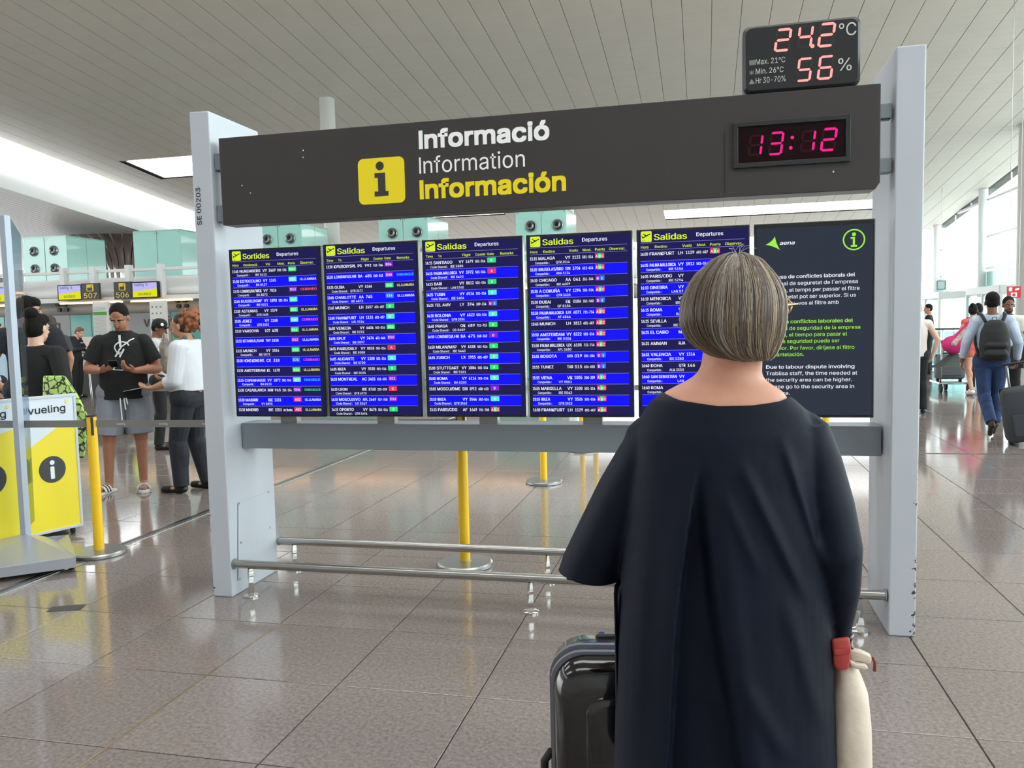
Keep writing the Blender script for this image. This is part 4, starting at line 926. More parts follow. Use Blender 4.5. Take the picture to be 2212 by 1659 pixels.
# ------------------------------------------------------------------ people
def skinm(name, c): return M(name, c, .5, spec=.4, noise=.05, nscale=30)
DARKHAIR = M('dark_hair', (20, 17, 16), .75, spec=.2, noise=.3, nscale=70, bump=.5, bscale=180)
def human(name, label, X, Y, yaw, h, skin, hair=DARKHAIR, hairstyle='short', pose=None, top=None, topkind='tshirt', bottom=None, botkind='pants', shoes=None, bulk=1., belly=0., vox=.008, head=(0, 0), curlR=.9, curlL=.9, beard=None, hem=.9, sleeve=.62, group=None, bz=0., palmR=None, palmL=None, hc=None):
    s = h/1.75; t = thing(name, (X, Y, bz), label, 'person', group)
    cy_, sy_ = cos(yaw), sin(yaw)
    def T(p): x, y, z = p; x *= s; y *= s; z *= s; return V((X+x*cy_-y*sy_, Y+x*sy_+y*cy_, z+bz))
    def Tv(p): x, y, z = p; return V((x*cy_-y*sy_, x*sy_+y*cy_, z))
    b = bulk
    J = dict(shR=(.172*b, -.01, 1.405), shL=(-.172*b, -.01, 1.405), elR=(.235*b, -.03, 1.14), elL=(-.235*b, -.03, 1.14), wrR=(.245*b, .06, .9), wrL=(-.245*b, .06, .9), haR=None, haL=None,
             hipR=(.09*b, 0, .92), hipL=(-.09*b, 0, .92), knR=(.1*b, .02, .5), knL=(-.1*b, .02, .5), anR=(.1*b, -.03, .09), anL=(-.1*b, -.03, .09), toR=(.12*b, .13, .03), toL=(-.12*b, .13, .03), neck=(0, -.015, 1.47), head=(0, .015, 1.63))
    if pose: J.update(pose)
    J = {k: (None if v is None else V(v)) for k, v in J.items()}
    hy, hp = head; Rh = Matrix.Rotation(yaw+hy, 3, 'Z') @ Matrix.Rotation(hp, 3, 'X'); HC = T(J['head'])
    def Hd(p): return HC+Rh@(V(p)*s)
    q = MB(); xr = V((cy_, sy_, 0))
    q.cap(T(J['hipL']), T(J['hipR']), .098*s*b, n=14); q.cap(T((0, 0, .97)), T((0, -.005, 1.2)), .105*s*b, n=16)
    q.ell(T((0, 0, 1.28)), .155*s*b, .1*s*(1+(b-1)*.6), .17*s, Matrix.Rotation(yaw, 3, 'Z'))
    if belly: q.ell(T((0, .025, 1.06)), .14*s*b, (.085+belly*.8)*s, .15*s, Matrix.Rotation(yaw, 3, 'Z'))
    q.cap(T(J['shL']), T(J['shR']), .06*s, n=12); q.cap(T(J['shL']+V((.05*b, 0, .02))), T(J['neck']), .045*s); q.cap(T(J['shR']+V((-.05*b, 0, .02))), T(J['neck']), .045*s)
    hd0 = Hd((0, -.02, -.06)); q.cap(T(J['neck']-V((0, 0, .04))), hd0, .058*s*(1+(b-1)*.5), .054*s*(1+(b-1)*.4))
    # head
    q.ell(Hd((0, -.01, .025)), .074*s, .094*s, .096*s, Rh); q.ell(Hd((0, .025, -.045)), .058*s, .068*s, .075*s, Rh); q.ell(Hd((0, .06, -.092)), .028*s, .025*s, .022*s, Rh)
    q.cap(Hd((0, .086, .012)), Hd((0, .112, -.028)), .009*s, .013*s, n=8); q.cap(Hd((-.035, .078, .022)), Hd((.035, .078, .022)), .011*s, n=8)
    for sd in (-1, 1): q.ell(Hd((.076*sd, -.005, -.015)), .011*s, .02*s, .032*s, Rh, n=10, m=6)
    for A, sd in (('R', 1), ('L', -1)):
        sh, el, wr = T(J['sh'+A]), T(J['el'+A]), T(J['wr'+A]); bb_ = 1+(b-1)*.8
        q.cap(sh, el, .05*s*bb_, .041*s*bb_); q.cap(el, el+(wr-el)*.35, .041*s*bb_, .04*s*bb_); q.cap(el+(wr-el)*.35, wr, .04*s*bb_, .026*s)
        q.cap(T(J['hip'+A]), T(J['kn'+A]), .085*s*b, .056*s*bb_); q.cap(T(J['kn'+A]), T(J['an'+A]), .05*s*bb_, .036*s); k0 = T(J['kn'+A]); a0 = T(J['an'+A])
        q.ell(k0+(a0-k0)*.3+Tv((0, -.02*s, 0)), .05*s*bb_, .052*s*bb_, .11*s, Matrix.Rotation(yaw, 3, 'Z'))
        q.cap(a0+V((0, 0, -.03*s)), T(J['to'+A]), .036*s, .026*s)
        d = (wr-el).normalized() if J['ha'+A] is None else (T(J['ha'+A])-wr).normalized()
        pn = (palmR if A == 'R' else palmL); pn = Tv(pn) if pn else Tv((-sd, .1, 0)); pn = (pn-d*pn.dot(d)).normalized(); side = d.cross(pn)*(1 if A == 'R' else 1)
        thumbdir = side if side.dot(Tv((0, 1, .3))) > 0 else -side
        if A == 'R' and palmR or A == 'L' and palmL: thumbdir = side if side.z > 0 else -side
        q.cap(wr, wr+d*.03*s, .024*s, .026*s, ratio=1.2); hs = s*1.02
        for k in range(4):
            u = (k-1.5)*.0195*hs; base = wr+d*.085*hs+thumbdir*(-u); q.cap(wr+d*.02*hs-thumbdir*u*.6, base, .013*hs, .0115*hs)
            L = (.07, .078, .072, .055)[3-k if False else k]*hs; cu = (curlR if A == 'R' else curlL); p = base; dd = d.copy()
            for j in range(3):
                dd = (dd*cos(cu*.55)+pn*sin(cu*.55)).normalized(); pn2 = pn; p2 = p+dd*L*(.45, .32, .23)[j]; q.cap(p, p2, (.0098-.0011*j)*hs, (.0092-.0011*j)*hs, n=8); p = p2
        tb_ = wr+d*.025*hs+thumbdir*.02*hs; t1 = tb_+(d*.6+thumbdir*.7+pn*.25).normalized()*.04*hs; t2 = t1+(d*.9+thumbdir*.2+pn*.35).normalized()*.03*hs
        q.cap(tb_, t1, .0135*hs, .0115*hs, n=8); q.cap(t1, t2, .011*hs, .0095*hs, n=8)
    link(blob(q, vox, 3, .5), 'body', skin, t, smooth=True)
    # eyes, brows, mouth
    dk = M('eye_dark', (30, 24, 22), .2); wh = M('eye_white', (225, 222, 218), .3)
    m = MB()
    for sd in (-1, 1): m.ell(Hd((.03*sd, .081, .004)), .011*s, .006*s, .0045*s, Rh, n=10, m=6)
    m.build('eyes', wh, t, smooth=True); m = MB()
    for sd in (-1, 1): m.ell(Hd((.03*sd, .0875, .003)), .005*s, .004*s, .0055*s, Rh, n=8, m=6)
    m.build('irises', dk, t, smooth=True); m = MB()
    for sd in (-1, 1): m.cap(Hd((.016*sd, .0895, .025)), Hd((.047*sd, .082, .024)), .0045*s, .0035*s, n=6)
    m.build('eyebrows', hair, t, smooth=True)
    m = MB(); m.cap(Hd((-.02, .087, -.062)), Hd((.02, .087, -.062)), .006*s, n=6); m.ell(Hd((0, .09, -.062)), .02*s, .006*s, .008*s, Rh, n=8, m=6); m.build('lips', M('lips', (150, 88, 80), .45), t, smooth=True)
    if beard:
        m = MB(); m.ell(Hd((0, .03, -.075)), .059*s, .062*s, .05*s, Rh); m.cap(Hd((-.02, .092, -.048)), Hd((.02, .092, -.048)), .006*s, n=6); link(blob(m, .007, 2), 'beard', beard, t, smooth=True)
    # hair
    m = MB(); m.ell(Hd((0, -.02, .042)), .081*s, .093*s, .088*s, Rh)
    if hairstyle in ('long', 'bun', 'curly', 'crop'): m.ell(Hd((0, -.04, .0)), .083*s, .078*s, .1*s, Rh)
    if hairstyle == 'short': m.ell(Hd((0, -.035, .0)), .078*s, .07*s, .075*s, Rh)
    if hairstyle == 'bun': m.ell(Hd((0, -.085, .1)), .045*s, .045*s, .042*s, Rh)
    if hairstyle == 'quiff': m.ell(Hd((0, .02, .09)), .068*s, .062*s, .04*s, Rh); m.ell(Hd((0, -.04, .0)), .08*s, .07*s, .08*s, Rh)
    if hairstyle == 'crop': m.ell(Hd((0, .03, .075)), .07*s, .06*s, .05*s, Rh)
    if hairstyle == 'curly':
        rg = random.Random(3); mm = MB()
        for k in range(150):
            a = rg.uniform(0, 2*pi); e_ = rg.uniform(-.9, 1.2); R_ = .115*rg.uniform(.8, 1.05)
            mm.ell(Hd((R_*cos(a)*cos(e_)*.9, -.105+R_*sin(a)*cos(e_), .03+R_*1.15*sin(e_))), .02*s, .02*s, .022*s, n=7, m=5)
        mm.ell(Hd((0, -.1, .03)), .085*s, .09*s, .1*s, Rh)
        link(blob(mm, .006, 1), 'curly_ponytail', hc, t, smooth=True)
    if hairstyle != 'bald': link(blob(m, .006, 3), 'hair', hair, t, smooth=True)
    # clothing
    RZ = Matrix.Rotation(yaw, 3, 'Z')
    if top:
        m = MB(); g = .016
        fy = (.1+.6*.1*(b-1))
        R = [];
        for z, rx, ry, yo in ((hem, .165+.015*(belly > 0), .125+belly*.7, belly*.3), (1.0, .158+.02*(belly > 0), .122+belly, belly*.45), (1.12, .152+.02*(belly > 0), .116+belly*.8, belly*.35), (1.26, .168, .118, .0), (1.36, .158, .108, 0), (1.42, .128, .088, -.005), (1.478, .078, .066, -.01)):
            R.append([T((rx*b*cos(2*pi*i/28), yo+ry*(1+(b-1)*.6)*sin(2*pi*i/28), z)) for i in range(28)])
        m.rings(R)
        m.cap(T(J['shL']), T(J['shR']), .072*s, n=12); m.cap(T(J['shL']+V((.03, 0, .02))), T(J['neck']+V((0, 0, -.015))), .05*s); m.cap(T(J['shR']+V((-.03, 0, .02))), T(J['neck']+V((0, 0, -.015))), .05*s)
        for A in 'LR':
            sh, el, wr = T(J['sh'+A]), T(J['el'+A]), T(J['wr'+A]); bb_ = 1+(b-1)*.9
            if topkind == 'tshirt': m.cap(sh, sh+(el-sh)*.3, .068*s*bb_); m.cyl(sh, sh+(el-sh)*sleeve, .068*s*bb_, .074*s*bb_)
            elif topkind == 'long': m.cap(sh, el, .068*s*bb_, .058*s*bb_); m.cap(el, el+(wr-el)*.3, .058*s*bb_, .054*s*bb_); m.cyl(el, el+(wr-el)*.93, .058*s*bb_, .042*s)
            elif topkind == 'elbow': m.cap(sh, el, .068*s*bb_, .06*s*bb_); m.cyl(el, el+(wr-el)*.35, .06*s*bb_, .056*s*bb_)
            else: m.cap(sh, sh+(el-sh)*.1, .066*s)
        o = link(blob(m, vox, 3, .5), {'tshirt': 'tshirt', 'long': 'long_sleeved_top', 'elbow': 'shirt', 'vest': 'vest_top'}[topkind], top, t, smooth=True)
    if bottom:
        m = MB(); R = []
        for z, rx, ry in ((.86, .15, .115), (.95, .152, .115), (1.02, .142, .108)): R.append([T((rx*b*cos(2*pi*i/24), belly*.25+ry*(1+(b-1)*.6)*sin(2*pi*i/24), z)) for i in range(24)])
        m.rings(R); m.cap(T(J['hipL']), T(J['hipR']), .115*s*b, n=14)
        for A in 'LR':
            hp_, kn, an = T(J['hip'+A]), T(J['kn'+A]), T(J['an'+A])
            if botkind == 'pants': m.cap(hp_, kn, .1*s*b, .07*s*b); m.cap(kn, kn+(an-kn)*.5, .074*s*b, .068*s*b); m.cyl(kn, an+V((0, 0, -.02*s)), .074*s*b, .062*s*b); m.cap(kn+(an-kn)*.12+Tv((0, -.02*s, 0)), kn+(an-kn)*.5+Tv((0, -.02*s, 0)), .066*s*b, .06*s*b); m.ell(kn+(an-kn)*.3+Tv((0, -.02*s, 0)), .066*s*b, .07*s*b, .13*s, Matrix.Rotation(yaw, 3, 'Z'))
            elif botkind == 'shorts': m.cap(hp_, hp_+(kn-hp_)*.6, .105*s*b, .1*s*b); m.cyl(hp_, hp_+(kn-hp_)*.92, .105*s*b, .108*s*b)
            else: m.cap(hp_, hp_+(kn-hp_)*.3, .1*s*b)
        link(blob(m, vox, 3, .5), {'pants': 'trousers', 'shorts': 'shorts', 'briefs': 'short_shorts'}[botkind], bottom, t, smooth=True)
    for A in 'LR':
        a0, t0 = T(J['an'+A]), T(J['to'+A]); d = (t0-a0); d.z = 0; d = d.normalized(); z0 = min(a0.z, t0.z)
        if shoes:
            m = MB(); m.cap(a0+V((0, 0, -.045*s))-d*.02, a0+V((0, 0, -.03*s))+d*.03, .042*s); m.cap(a0+V((0, 0, -.05*s)), t0+V((0, 0, .008)), .042*s, .036*s, ratio=.8)
            link(blob(m, .007, 3), 'shoe', shoes, t, smooth=True)
    return t, T, Hd, J, Tv

SK1 = skinm('skin_tan', (176, 122, 96)); SK2 = skinm('skin_pale', (222, 178, 156)); SK3 = skinm('skin_olive', (196, 146, 116)); SK4 = skinm('skin_brown', (120, 80, 60))
BLK = M('black_cotton', (22, 22, 24), .85, noise=.15, nscale=12, bump=.25, bscale=25)
# man in the black T-shirt looking at his phone
ft = PZ(281, 1060); S_ = 1.8/1.75
t, T, Hd, J, Tv = human('person', 'man in a black T-shirt and grey shorts looking down at a phone', ft.x, ft.y, rad(213), 1.8, SK1, top=BLK, bottom=M('grey_jersey', (142, 146, 156), .85, noise=.06, nscale=14, bump=.2, bscale=25), botkind='shorts', hem=.86,
    pose=dict(shR=(.18, -.01, 1.37), shL=(-.18, -.01, 1.37), elR=(.285, -.02, 1.14), wrR=(.16, .22, 1.13), haR=(.07, .27, 1.15), elL=(-.285, -.02, 1.12), wrL=(-.12, .24, 1.12), haL=(-.02, .3, 1.15), head=(0, .07, 1.60), anR=(.17, -.01, .09), toR=(.25, .12, .045), knR=(.15, .02, .5), anL=(-.12, -.0, .09), toL=(-.13, .16, .045), knL=(-.12, .02, .5)),
    bulk=1.16, belly=.03, vox=.006, head=(rad(-12), rad(-34)), sleeve=.72, palmR=(0, -.2, 1), palmL=(0, -.3, 1), curlR=1.0, curlL=1.4)
# white monogram print on the chest, laid on the shirt front
m = MB(); 
def chest(u, v): return T((-u, .175, 0))+V((0, 0, v))
def stroke(pts, w0):
    for (a, b), (c, d_) in zip(pts, pts[1:]):
        L = math.hypot(c-a, d_-b) or 1; nx, ny = -(d_-b)/L*w0/2, (c-a)/L*w0/2
        m.add([chestp(a+nx, b+ny), chestp(a-nx, b-ny), chestp(c-nx, d_-ny), chestp(c+nx, d_+ny)], [(0, 1, 2, 3)])
shirt = [o for o in t.children if o.name.startswith('tshirt')][0]
from mathutils.bvhtree import BVHTree
wl = worldloc(shirt); bv = BVHTree.FromPolygons([v.co+wl for v in shirt.data.vertices], [tuple(p.vertices) for p in shirt.data.polygons])
def chestp(px, py):
    d = ray(px, py).normalized(); h = bv.ray_cast(C0, d); return (h[0]-d*.004) if h[0] is not None else C0+d*7.6
sc = 6.381; zz = lambda x, y: (180+x/sc, 640+y/sc)
def st(pts, w_):
    P2 = [];
    for k in range(len(pts)-1):
        for j in range(4): q = j/4; P2.append((pts[k][0]*(1-q)+pts[k+1][0]*q, pts[k][1]*(1-q)+pts[k+1][1]*q))
    P2.append(pts[-1]); stroke([zz(*p) for p in P2], w_/sc)
st([(497, 535), (502, 620), (512, 700)], 32); st([(700, 580), (640, 605), (590, 650), (530, 690), (490, 750), (440, 830)], 18)
st([(630, 680), (600, 640), (540, 625), (480, 640), (440, 670), (428, 710), (450, 755), (500, 800)], 18)
st([(440, 835), (480, 775), (500, 720)], 20); st([(560, 725), (520, 800), (500, 840)], 24); st([(480, 775), (545, 770)], 10)
st([(450, 940), (415, 1010)], 16); st([(405, 1012), (520, 1018), (620, 1022)], 10); st([(620, 1025), (632, 1006)], 8)
stuff(m.build('white_monogram_print', M('shirt_print_white', (225, 226, 228), .7), shirt, fixn=False))
m = MB()
for dx, L in ((-.02, .24), (.012, .1), (.03, .05)):
    a = T((-dx, .185, .87)); m.cap(a, a+V((.01, 0, -L)), .006, n=6)
m.build('drawstring', M('white_cord', (230, 230, 230), .7), t)
for A in 'LR':            # slides with striped straps
    a0, t0 = T(J['an'+A]), T(J['to'+A]); d = t0-a0; d.z = 0; d = d.normalized(); sd = V((-d.y, d.x, 0)); c = V((a0.x, a0.y, .0))
    m = MB(); m.prism([c+d*a+sd*b_ for a, b_ in ((-.06, -.035), (-.07, 0), (-.06, .035), (.05, .045), (.17, .048), (.21, .02), (.21, -.02), (.17, -.045), (.05, -.038))], (0, 0, .026)); o = m.build('slide_sandal', M('sandal_white', (228, 228, 226), .5), t, bevel=.005)
    for k in range(5):
        m = MB(); a = c+d*(.045+.018*k); m.tube([a+sd*(.055*cos(q))+V((0, 0, .02+.055*sin(q))) for q in [pi*j/10 for j in range(11)]], .0105, 6); m.build('strap_stripe', (M('sandal_white', (228, 228, 226), .5), blackpl)[k % 2], o, smooth=True)
m = MB(); 
for sd in (-1, 1): m.tube([Hd((.03*sd+.024*cos(a), .108, -.002+.017*sin(a))) for a in [2*pi*k/14 for k in range(15)]], .002, 6); m.tube([Hd((.054*sd, .108, .004)), Hd((.076*sd, .05, .006)), Hd((.08*sd, -.0, .0))], .002, 6)
m.tube([Hd((-.008, .11, .004)), Hd((.008, .11, .004))], .002, 6)
o = m.build('glasses', M('glasses_metal', (190, 170, 150), .3, .8), None, smooth=True); tag(o, 'thin metal glasses worn by the man in the black T-shirt', 'glasses')
hr = T((.045, .33, 1.19)); o = MB().box(-.036, .036, -.072, .072, -.005, .005, Matrix.Translation(hr)@Matrix.Rotation(rad(213), 4, 'Z')@Matrix.Rotation(rad(25), 4, 'X')).build('phone', blackpl, None, bevel=.003); tag(o, 'dark phone held in both hands by the man in the black T-shirt', 'phone')

# airline staff woman with curly hair
ft = PZ(405, 1060); BL = M('white_blouse', (214, 216, 222), .8, noise=.04, nscale=10, bump=.3, bscale=18)
NV = M('navy_trousers', (32, 34, 44), .8, noise=.1, nscale=10, bump=.2, bscale=20)
t, T, Hd, J, Tv = human('person', 'woman in a white blouse and dark trousers with auburn curly ponytail, handing papers', ft.x+.06, ft.y+.02, rad(97), 1.68, SK3, hair=M('brown_hair', (52, 34, 28), .5, noise=.3, nscale=60, bump=.4, bscale=120), hairstyle='curly', hc=M('auburn_curls', (150, 92, 58), .6, noise=.35, nscale=60, bump=.8, bscale=120),
    top=BL, topkind='elbow', bottom=NV, shoes=blackpl, bulk=1.18, belly=.035, vox=.006, head=(rad(6), rad(-5)), hem=.99, palmR=(0, 0, 1), palmL=(0, 0, 1), curlR=.7, curlL=1.0,
    pose=dict(head=(0, .05, 1.62), elR=(.24, .06, 1.14), wrR=(.12, .28, 1.08), haR=(.1, .38, 1.11), elL=(-.24, .02, 1.10), wrL=(-.2, .26, 1.03), haL=(-.18, .36, 1.03), anL=(-.13, .06, .09), toL=(-.13, .24, .03), knL=(-.12, .08, .5), anR=(.1, -.1, .09), toR=(.12, .07, .03)))
m = MB(); a = T((0, .13, 1.47)); 
for sd in (-1, 1): m.cap(T((.07*sd, -.02, 1.5)), T((.012*sd, .135, 1.36)), .026, .02, n=8)
m.cap(T((0, .14, 1.37)), T((.02, .175, 1.08)), .024, .006, n=8); link(blob(m, .007, 3), 'grey_scarf', M('grey_scarf', (96, 94, 98), .7), t, smooth=True)
a = T((.03, .165, 1.3)); m = MB()
for k in range(2): m.cap(a+V((0, 0, -.03*k)), a+V((0, 0, -.03*k))+Tv((.06, .0, .008)), .006, n=6)
m.build('yellow_scarf_stripe', yellowp, t)
a = T((-.16, .36, 1.035)); b = T((-.12, .56, 1.0)); d = (b-a); sd = Tv((1, 0, 0))
o = MB().prism([a-sd*.07, a+sd*.09, b+sd*.09, b-sd*.08], (0, 0, .004)).build('paper_sheets', M('paper_white', (220, 224, 232), .6), None); tag(o, 'white papers held out by the woman in the white blouse', 'papers')

# group at left
ft = P(84, 800, 5.55); t, T, Hd, J, Tv = human('person', 'person in a black top with short black hair, back turned beside the snake print bag', ft.x, 5.55, rad(2), 1.67, SK2, hairstyle='crop', top=BLK, topkind='long', bottom=BLK, shoes=blackpl, bulk=1.12, vox=.006,
    head=(rad(-4), rad(-6)), pose=dict(elR=(.3, -.08, 1.17), wrR=(.42, -.2, .95), haR=(.44, -.22, .86), elL=(-.24, .02, 1.14), wrL=(-.2, .2, 1.0), haL=(-.18, .3, 1.0)))
m = MB(); m.ell(Hd((-.0, -.07, .11)), .06, .055, .055); link(blob(m, .007, 2), 'hair_tuft', DARKHAIR, t, smooth=True)
SNK = M('snake_print', (176, 214, 110), .45)
nt = SNK.node_tree; b = nt.nodes['Principled BSDF']; g = nt.nodes.new('ShaderNodeNewGeometry'); vo = nt.nodes.new('ShaderNodeTexVoronoi'); vo.feature = 'DISTANCE_TO_EDGE'; vo.inputs['Scale'].default_value = 17; nz = nt.nodes.new('ShaderNodeTexNoise'); nz.inputs['Scale'].default_value = 45
r_ = nt.nodes.new('ShaderNodeValToRGB'); r_.color_ramp.elements[0].position = .07; r_.color_ramp.elements[0].color = (.015, .015, .015, 1); r_.color_ramp.elements[1].position = .14; r_.color_ramp.elements[1].color = srgb((186, 222, 120))
mth = nt.nodes.new('ShaderNodeMath'); mth.operation = 'MULTIPLY_ADD'; mth.inputs[1].default_value = .3; nt.links.new(g.outputs['Position'], vo.inputs['Vector']); nt.links.new(g.outputs['Position'], nz.inputs['Vector'])
nt.links.new(nz.outputs['Fac'], mth.inputs[0]); nt.links.new(vo.outputs['Distance'], mth.inputs[2]); sb = nt.nodes.new('ShaderNodeMath'); sb.operation = 'SUBTRACT'; sb.inputs[1].default_value = .12; nt.links.new(mth.outputs[0], sb.inputs[0]); nt.links.new(sb.outputs[0], r_.inputs[0]); nt.links.new(r_.outputs[0], b.inputs['Base Color'])
YG = 5.36; Q = [(98, 812), (142, 812), (168, 850), (196, 905), (186, 990), (96, 990)]
t = thing('tote_bag', P(140, 900, YG), 'lime green snake print tote bag behind the white board top', 'bag')
m = MB(); pts = [P(x-6, y, YG) for x, y in Q]; m.prism(pts, (-.03, .06, 0)); m.build('bag_body', SNK, t, bevel=.012, smooth=.9)


ft = P(68, 800, 6.55); human('person', 'tall dark haired man standing behind the person in black', ft.x, 6.55, rad(20), 1.86, SK3, hairstyle='crop', top=M('dark_navy_tee', (30, 34, 42), .85), bottom=NV, shoes=blackpl, bulk=1.2, head=(rad(-70), rad(-10)), pose=dict(elL=(-.3, -.05, 1.2), wrL=(-.33, .05, .98)))
ft = P(-2, 800, 9.5); human('person', 'dark haired person in a pale blue collared shirt at the left edge', ft.x, 9.5, rad(-60), 1.68, SK3, top=M('pale_blue_shirt', (170, 190, 205), .8), topkind='long', bottom=NV, shoes=blackpl, vox=.009)
ft = P(122, 800, 9.9); tt_ = human('person', 'bearded man in a dark grey T-shirt between the queue and the desk', ft.x-.03, 9.9, rad(75), 1.77, SK3, hair=M('cropped_hair', (60, 50, 46), .6), top=M('charcoal_tee', (62, 66, 66), .85), bottom=M('blue_jeans', (40, 70, 110), .8, noise=.2, nscale=30), shoes=blackpl, beard=M('brown_beard', (96, 66, 50), .7), vox=.008, head=(rad(10), rad(-14)), pose=dict(head=(0, .06, 1.62), elL=(-.2, .05, 1.14)))
ft = P(155, 760, 15.9); human('person', 'fair haired desk agent bending over white papers', ft.x-.42, 16.5, rad(-80), 1.72, SK2, hair=M('light_brown_hair', (120, 84, 62), .6, noise=.2, nscale=50), hairstyle='quiff', top=M('black_uniform', (30, 30, 34), .8), topkind='long', bottom=BLK, shoes=blackpl, vox=.009, head=(0, rad(-28)),
    pose=dict(head=(0, .12, 1.56), neck=(0, .04, 1.45), elR=(.2, .12, 1.15), wrR=(.14, .36, 1.18), elL=(-.2, .12, 1.15), wrL=(-.1, .36, 1.2)))
c = P(166, 744, 16.6); o = MB().prism([c+V(v) for v in ((-.1, 0, 0), (.14, -.05, .03), (.12, .12, .03), (-.12, .12, 0))], (0, 0, .012)).build('paper_sheets', M('paper_white', (220, 224, 232), .6), None); tag(o, 'white papers in the hands of the desk agent', 'papers')
ft = P(338, 760, 9.2); CT, T, Hd, J, Tv = human('person', 'person in a black cap behind the man in the black T-shirt', ft.x, 9.2, rad(-55), 1.68, SK4, top=M('black_white_top', (200, 200, 204), .8), bottom=BLK, shoes=blackpl, vox=.008, head=(rad(-20), rad(-22)), pose=dict(head=(0, .05, 1.61), elR=(.25, .1, 1.12), wrR=(.12, .32, 1.2)))
m = MB(); m.ell(Hd((0, -.01, .055)), .088, .1, .075); link(blob(m, .008, 2), 'cap_crown', BLK, CT, smooth=True)
m = MB(); m.prism([Hd((.07*cos(a)*1.05, .07+.09*sin(a), .045)) for a in [pi*k/12 for k in range(13)]], Hd((0, 0, .008))-Hd((0, 0, 0))); m.build('cap_brim', BLK, CT)
m = MB(); m.ell(Hd((.072, .045, .07)), .012, .03, .02); m.build('white_badge', whitep, CT, smooth=True)
c = P(358, 770, 8.9); m = MB(); m.ell(c, .09, .1, .22); m.ell(c+V((0, 0, .24)), .03, .03, .06); me = blob(m, .02, 2); o = link(me, 'plastic_bag', M('crinkled_plastic', (128, 116, 104), .15, noise=.35, nscale=9, bump=.8, bscale=14), None, smooth=True); tag(o, 'crinkled clear plastic bag of snacks held beside the cap wearer', 'bag')
# luggage and clutter
def pack(c, rx, ry, rz, mat, lab, name='backpack', cat='backpack'):
    t = thing(name, (c.x, c.y, c.z), lab, cat); m = MB()
    m.loft([(c.x, c.y, c.z, rx*.9, ry*.9), (c.x, c.y, c.z+.05, rx, ry), (c.x, c.y, c.z+rz*.7, rx*.95, ry*.9), (c.x, c.y, c.z+rz*.93, rx*.7, ry*.7), (c.x, c.y, c.z+rz, rx*.4, ry*.4)], 24, 2.8)
    link(blob(m, .012, 3), 'pack_body', mat, t, smooth=True)
    m = MB(); m.cap((c.x-rx*.5, c.y-ry, c.z+rz*.15), (c.x+rx*.5, c.y-ry, c.z+rz*.15), .05, n=10); link(blob(m, .012, 2), 'front_pocket', mat, t, smooth=True)
    m = MB(); m.tube([(c.x-.05, c.y, c.z+rz-.01), (c.x-.04, c.y, c.z+rz+.05), (c.x+.04, c.y, c.z+rz+.05), (c.x+.05, c.y, c.z+rz-.01)], .012, 8); m.build('grab_handle', M('strap_grey', (90, 90, 92), .6), t, smooth=True)
    return t
def cart(c, lab):
    t = thing('luggage_cart', (c.x, c.y, 0), lab, 'luggage cart')
    MB().box(c.x-.28, c.x+.28, c.y-.35, c.y+.35, .16, .2).build('deck', steel, t, bevel=.01)
    for sx in (-.26, .26): MB().tube([(c.x+sx, c.y-.35, .2), (c.x+sx, c.y-.4, .6), (c.x+sx, c.y-.42, .95)], .015).build('upright', steel, t, smooth=True)
    MB().cyl((c.x-.28, c.y-.42, .97), (c.x+.28, c.y-.42, .97), .025).build('push_bar', blackpl, t, smooth=.7)
    for sx, sy in ((-.24, -.3), (.24, -.3), (0, .3)): MB().cyl((c.x+sx-.02, c.y+sy, .08), (c.x+sx+.02, c.y+sy, .08), .08, n=18).build('wheel', rubber, t, smooth=.6)
c = PZ(196, 950); c = V((c.x-.1, c.y+.9, 0)); cart(c, 'luggage cart carrying a navy backpack behind the yellow post')
pack(V((c.x-.02, c.y, .205)), .17, .13, .55, M('navy_nylon', (26, 30, 48), .7, bump=.2), 'navy backpack with a grey ring handle on the luggage cart')
o = thing('jacket', (c.x+.17, c.y-.1, .35), 'neon yellow garment beside the navy backpack', 'jacket'); m = MB(); m.ell((c.x+.19, c.y-.05, .52), .07, .1, .22); link(blob(m, .015, 2), 'fabric', M('neon_yellow', (210, 236, 40), .7, bump=.4, bscale=20), o, smooth=True)
c = PZ(200, 905); o = thing('suitcase', (c.x, c.y+1, 0), 'black suitcase standing in front of the steel desk', 'suitcase')
MB().box(c.x-.55, c.x+.1, c.y+.9, c.y+1.2, .05, .8).build('shell', blackpl, o, bevel=.04); 
for sx in (-.5, .05): MB().cyl((c.x+sx, c.y+1.0, .025), (c.x+sx+.03, c.y+1.0, .025), .025).build('wheel', rubber, o)

# ------------------------------------------------------------------ people and things on the right
c = V((3.36, 10.95, 0))
DEN = M('light_denim', (178, 192, 212), .85, noise=.1, nscale=14, bump=.35, bscale=16)
JN = M('indigo_jeans', (36, 58, 96), .85, noise=.25, nscale=9, bump=.25, bscale=20)
t, T, Hd, J, Tv = human('person', 'man in a pale denim shirt and blue jeans walking away with a black backpack', c.x, c.y, rad(-8), 1.74, SK4, hairstyle='short', top=DEN, topkind='long', bottom=JN, shoes=M('dark_brown_shoe', (50, 38, 34), .6), bulk=1.0, vox=.007, hem=.93,
    pose=dict(elR=(.27, -.04, 1.15), wrR=(.28, .06, .93), elL=(-.27, -.02, 1.16), wrL=(-.3, .06, .95), knR=(.08, .08, .5), anR=(.05, .0, .2), toR=(.05, .11, .045), knL=(-.07, .02, .5), anL=(-.03, -.28, .22), toL=(-.03, -.2, .06)), curlR=1.8)
t = thing('backpack', T((0, -.22, .98)), 'black backpack worn by the man in the pale denim shirt', 'backpack'); m = MB(); R = []
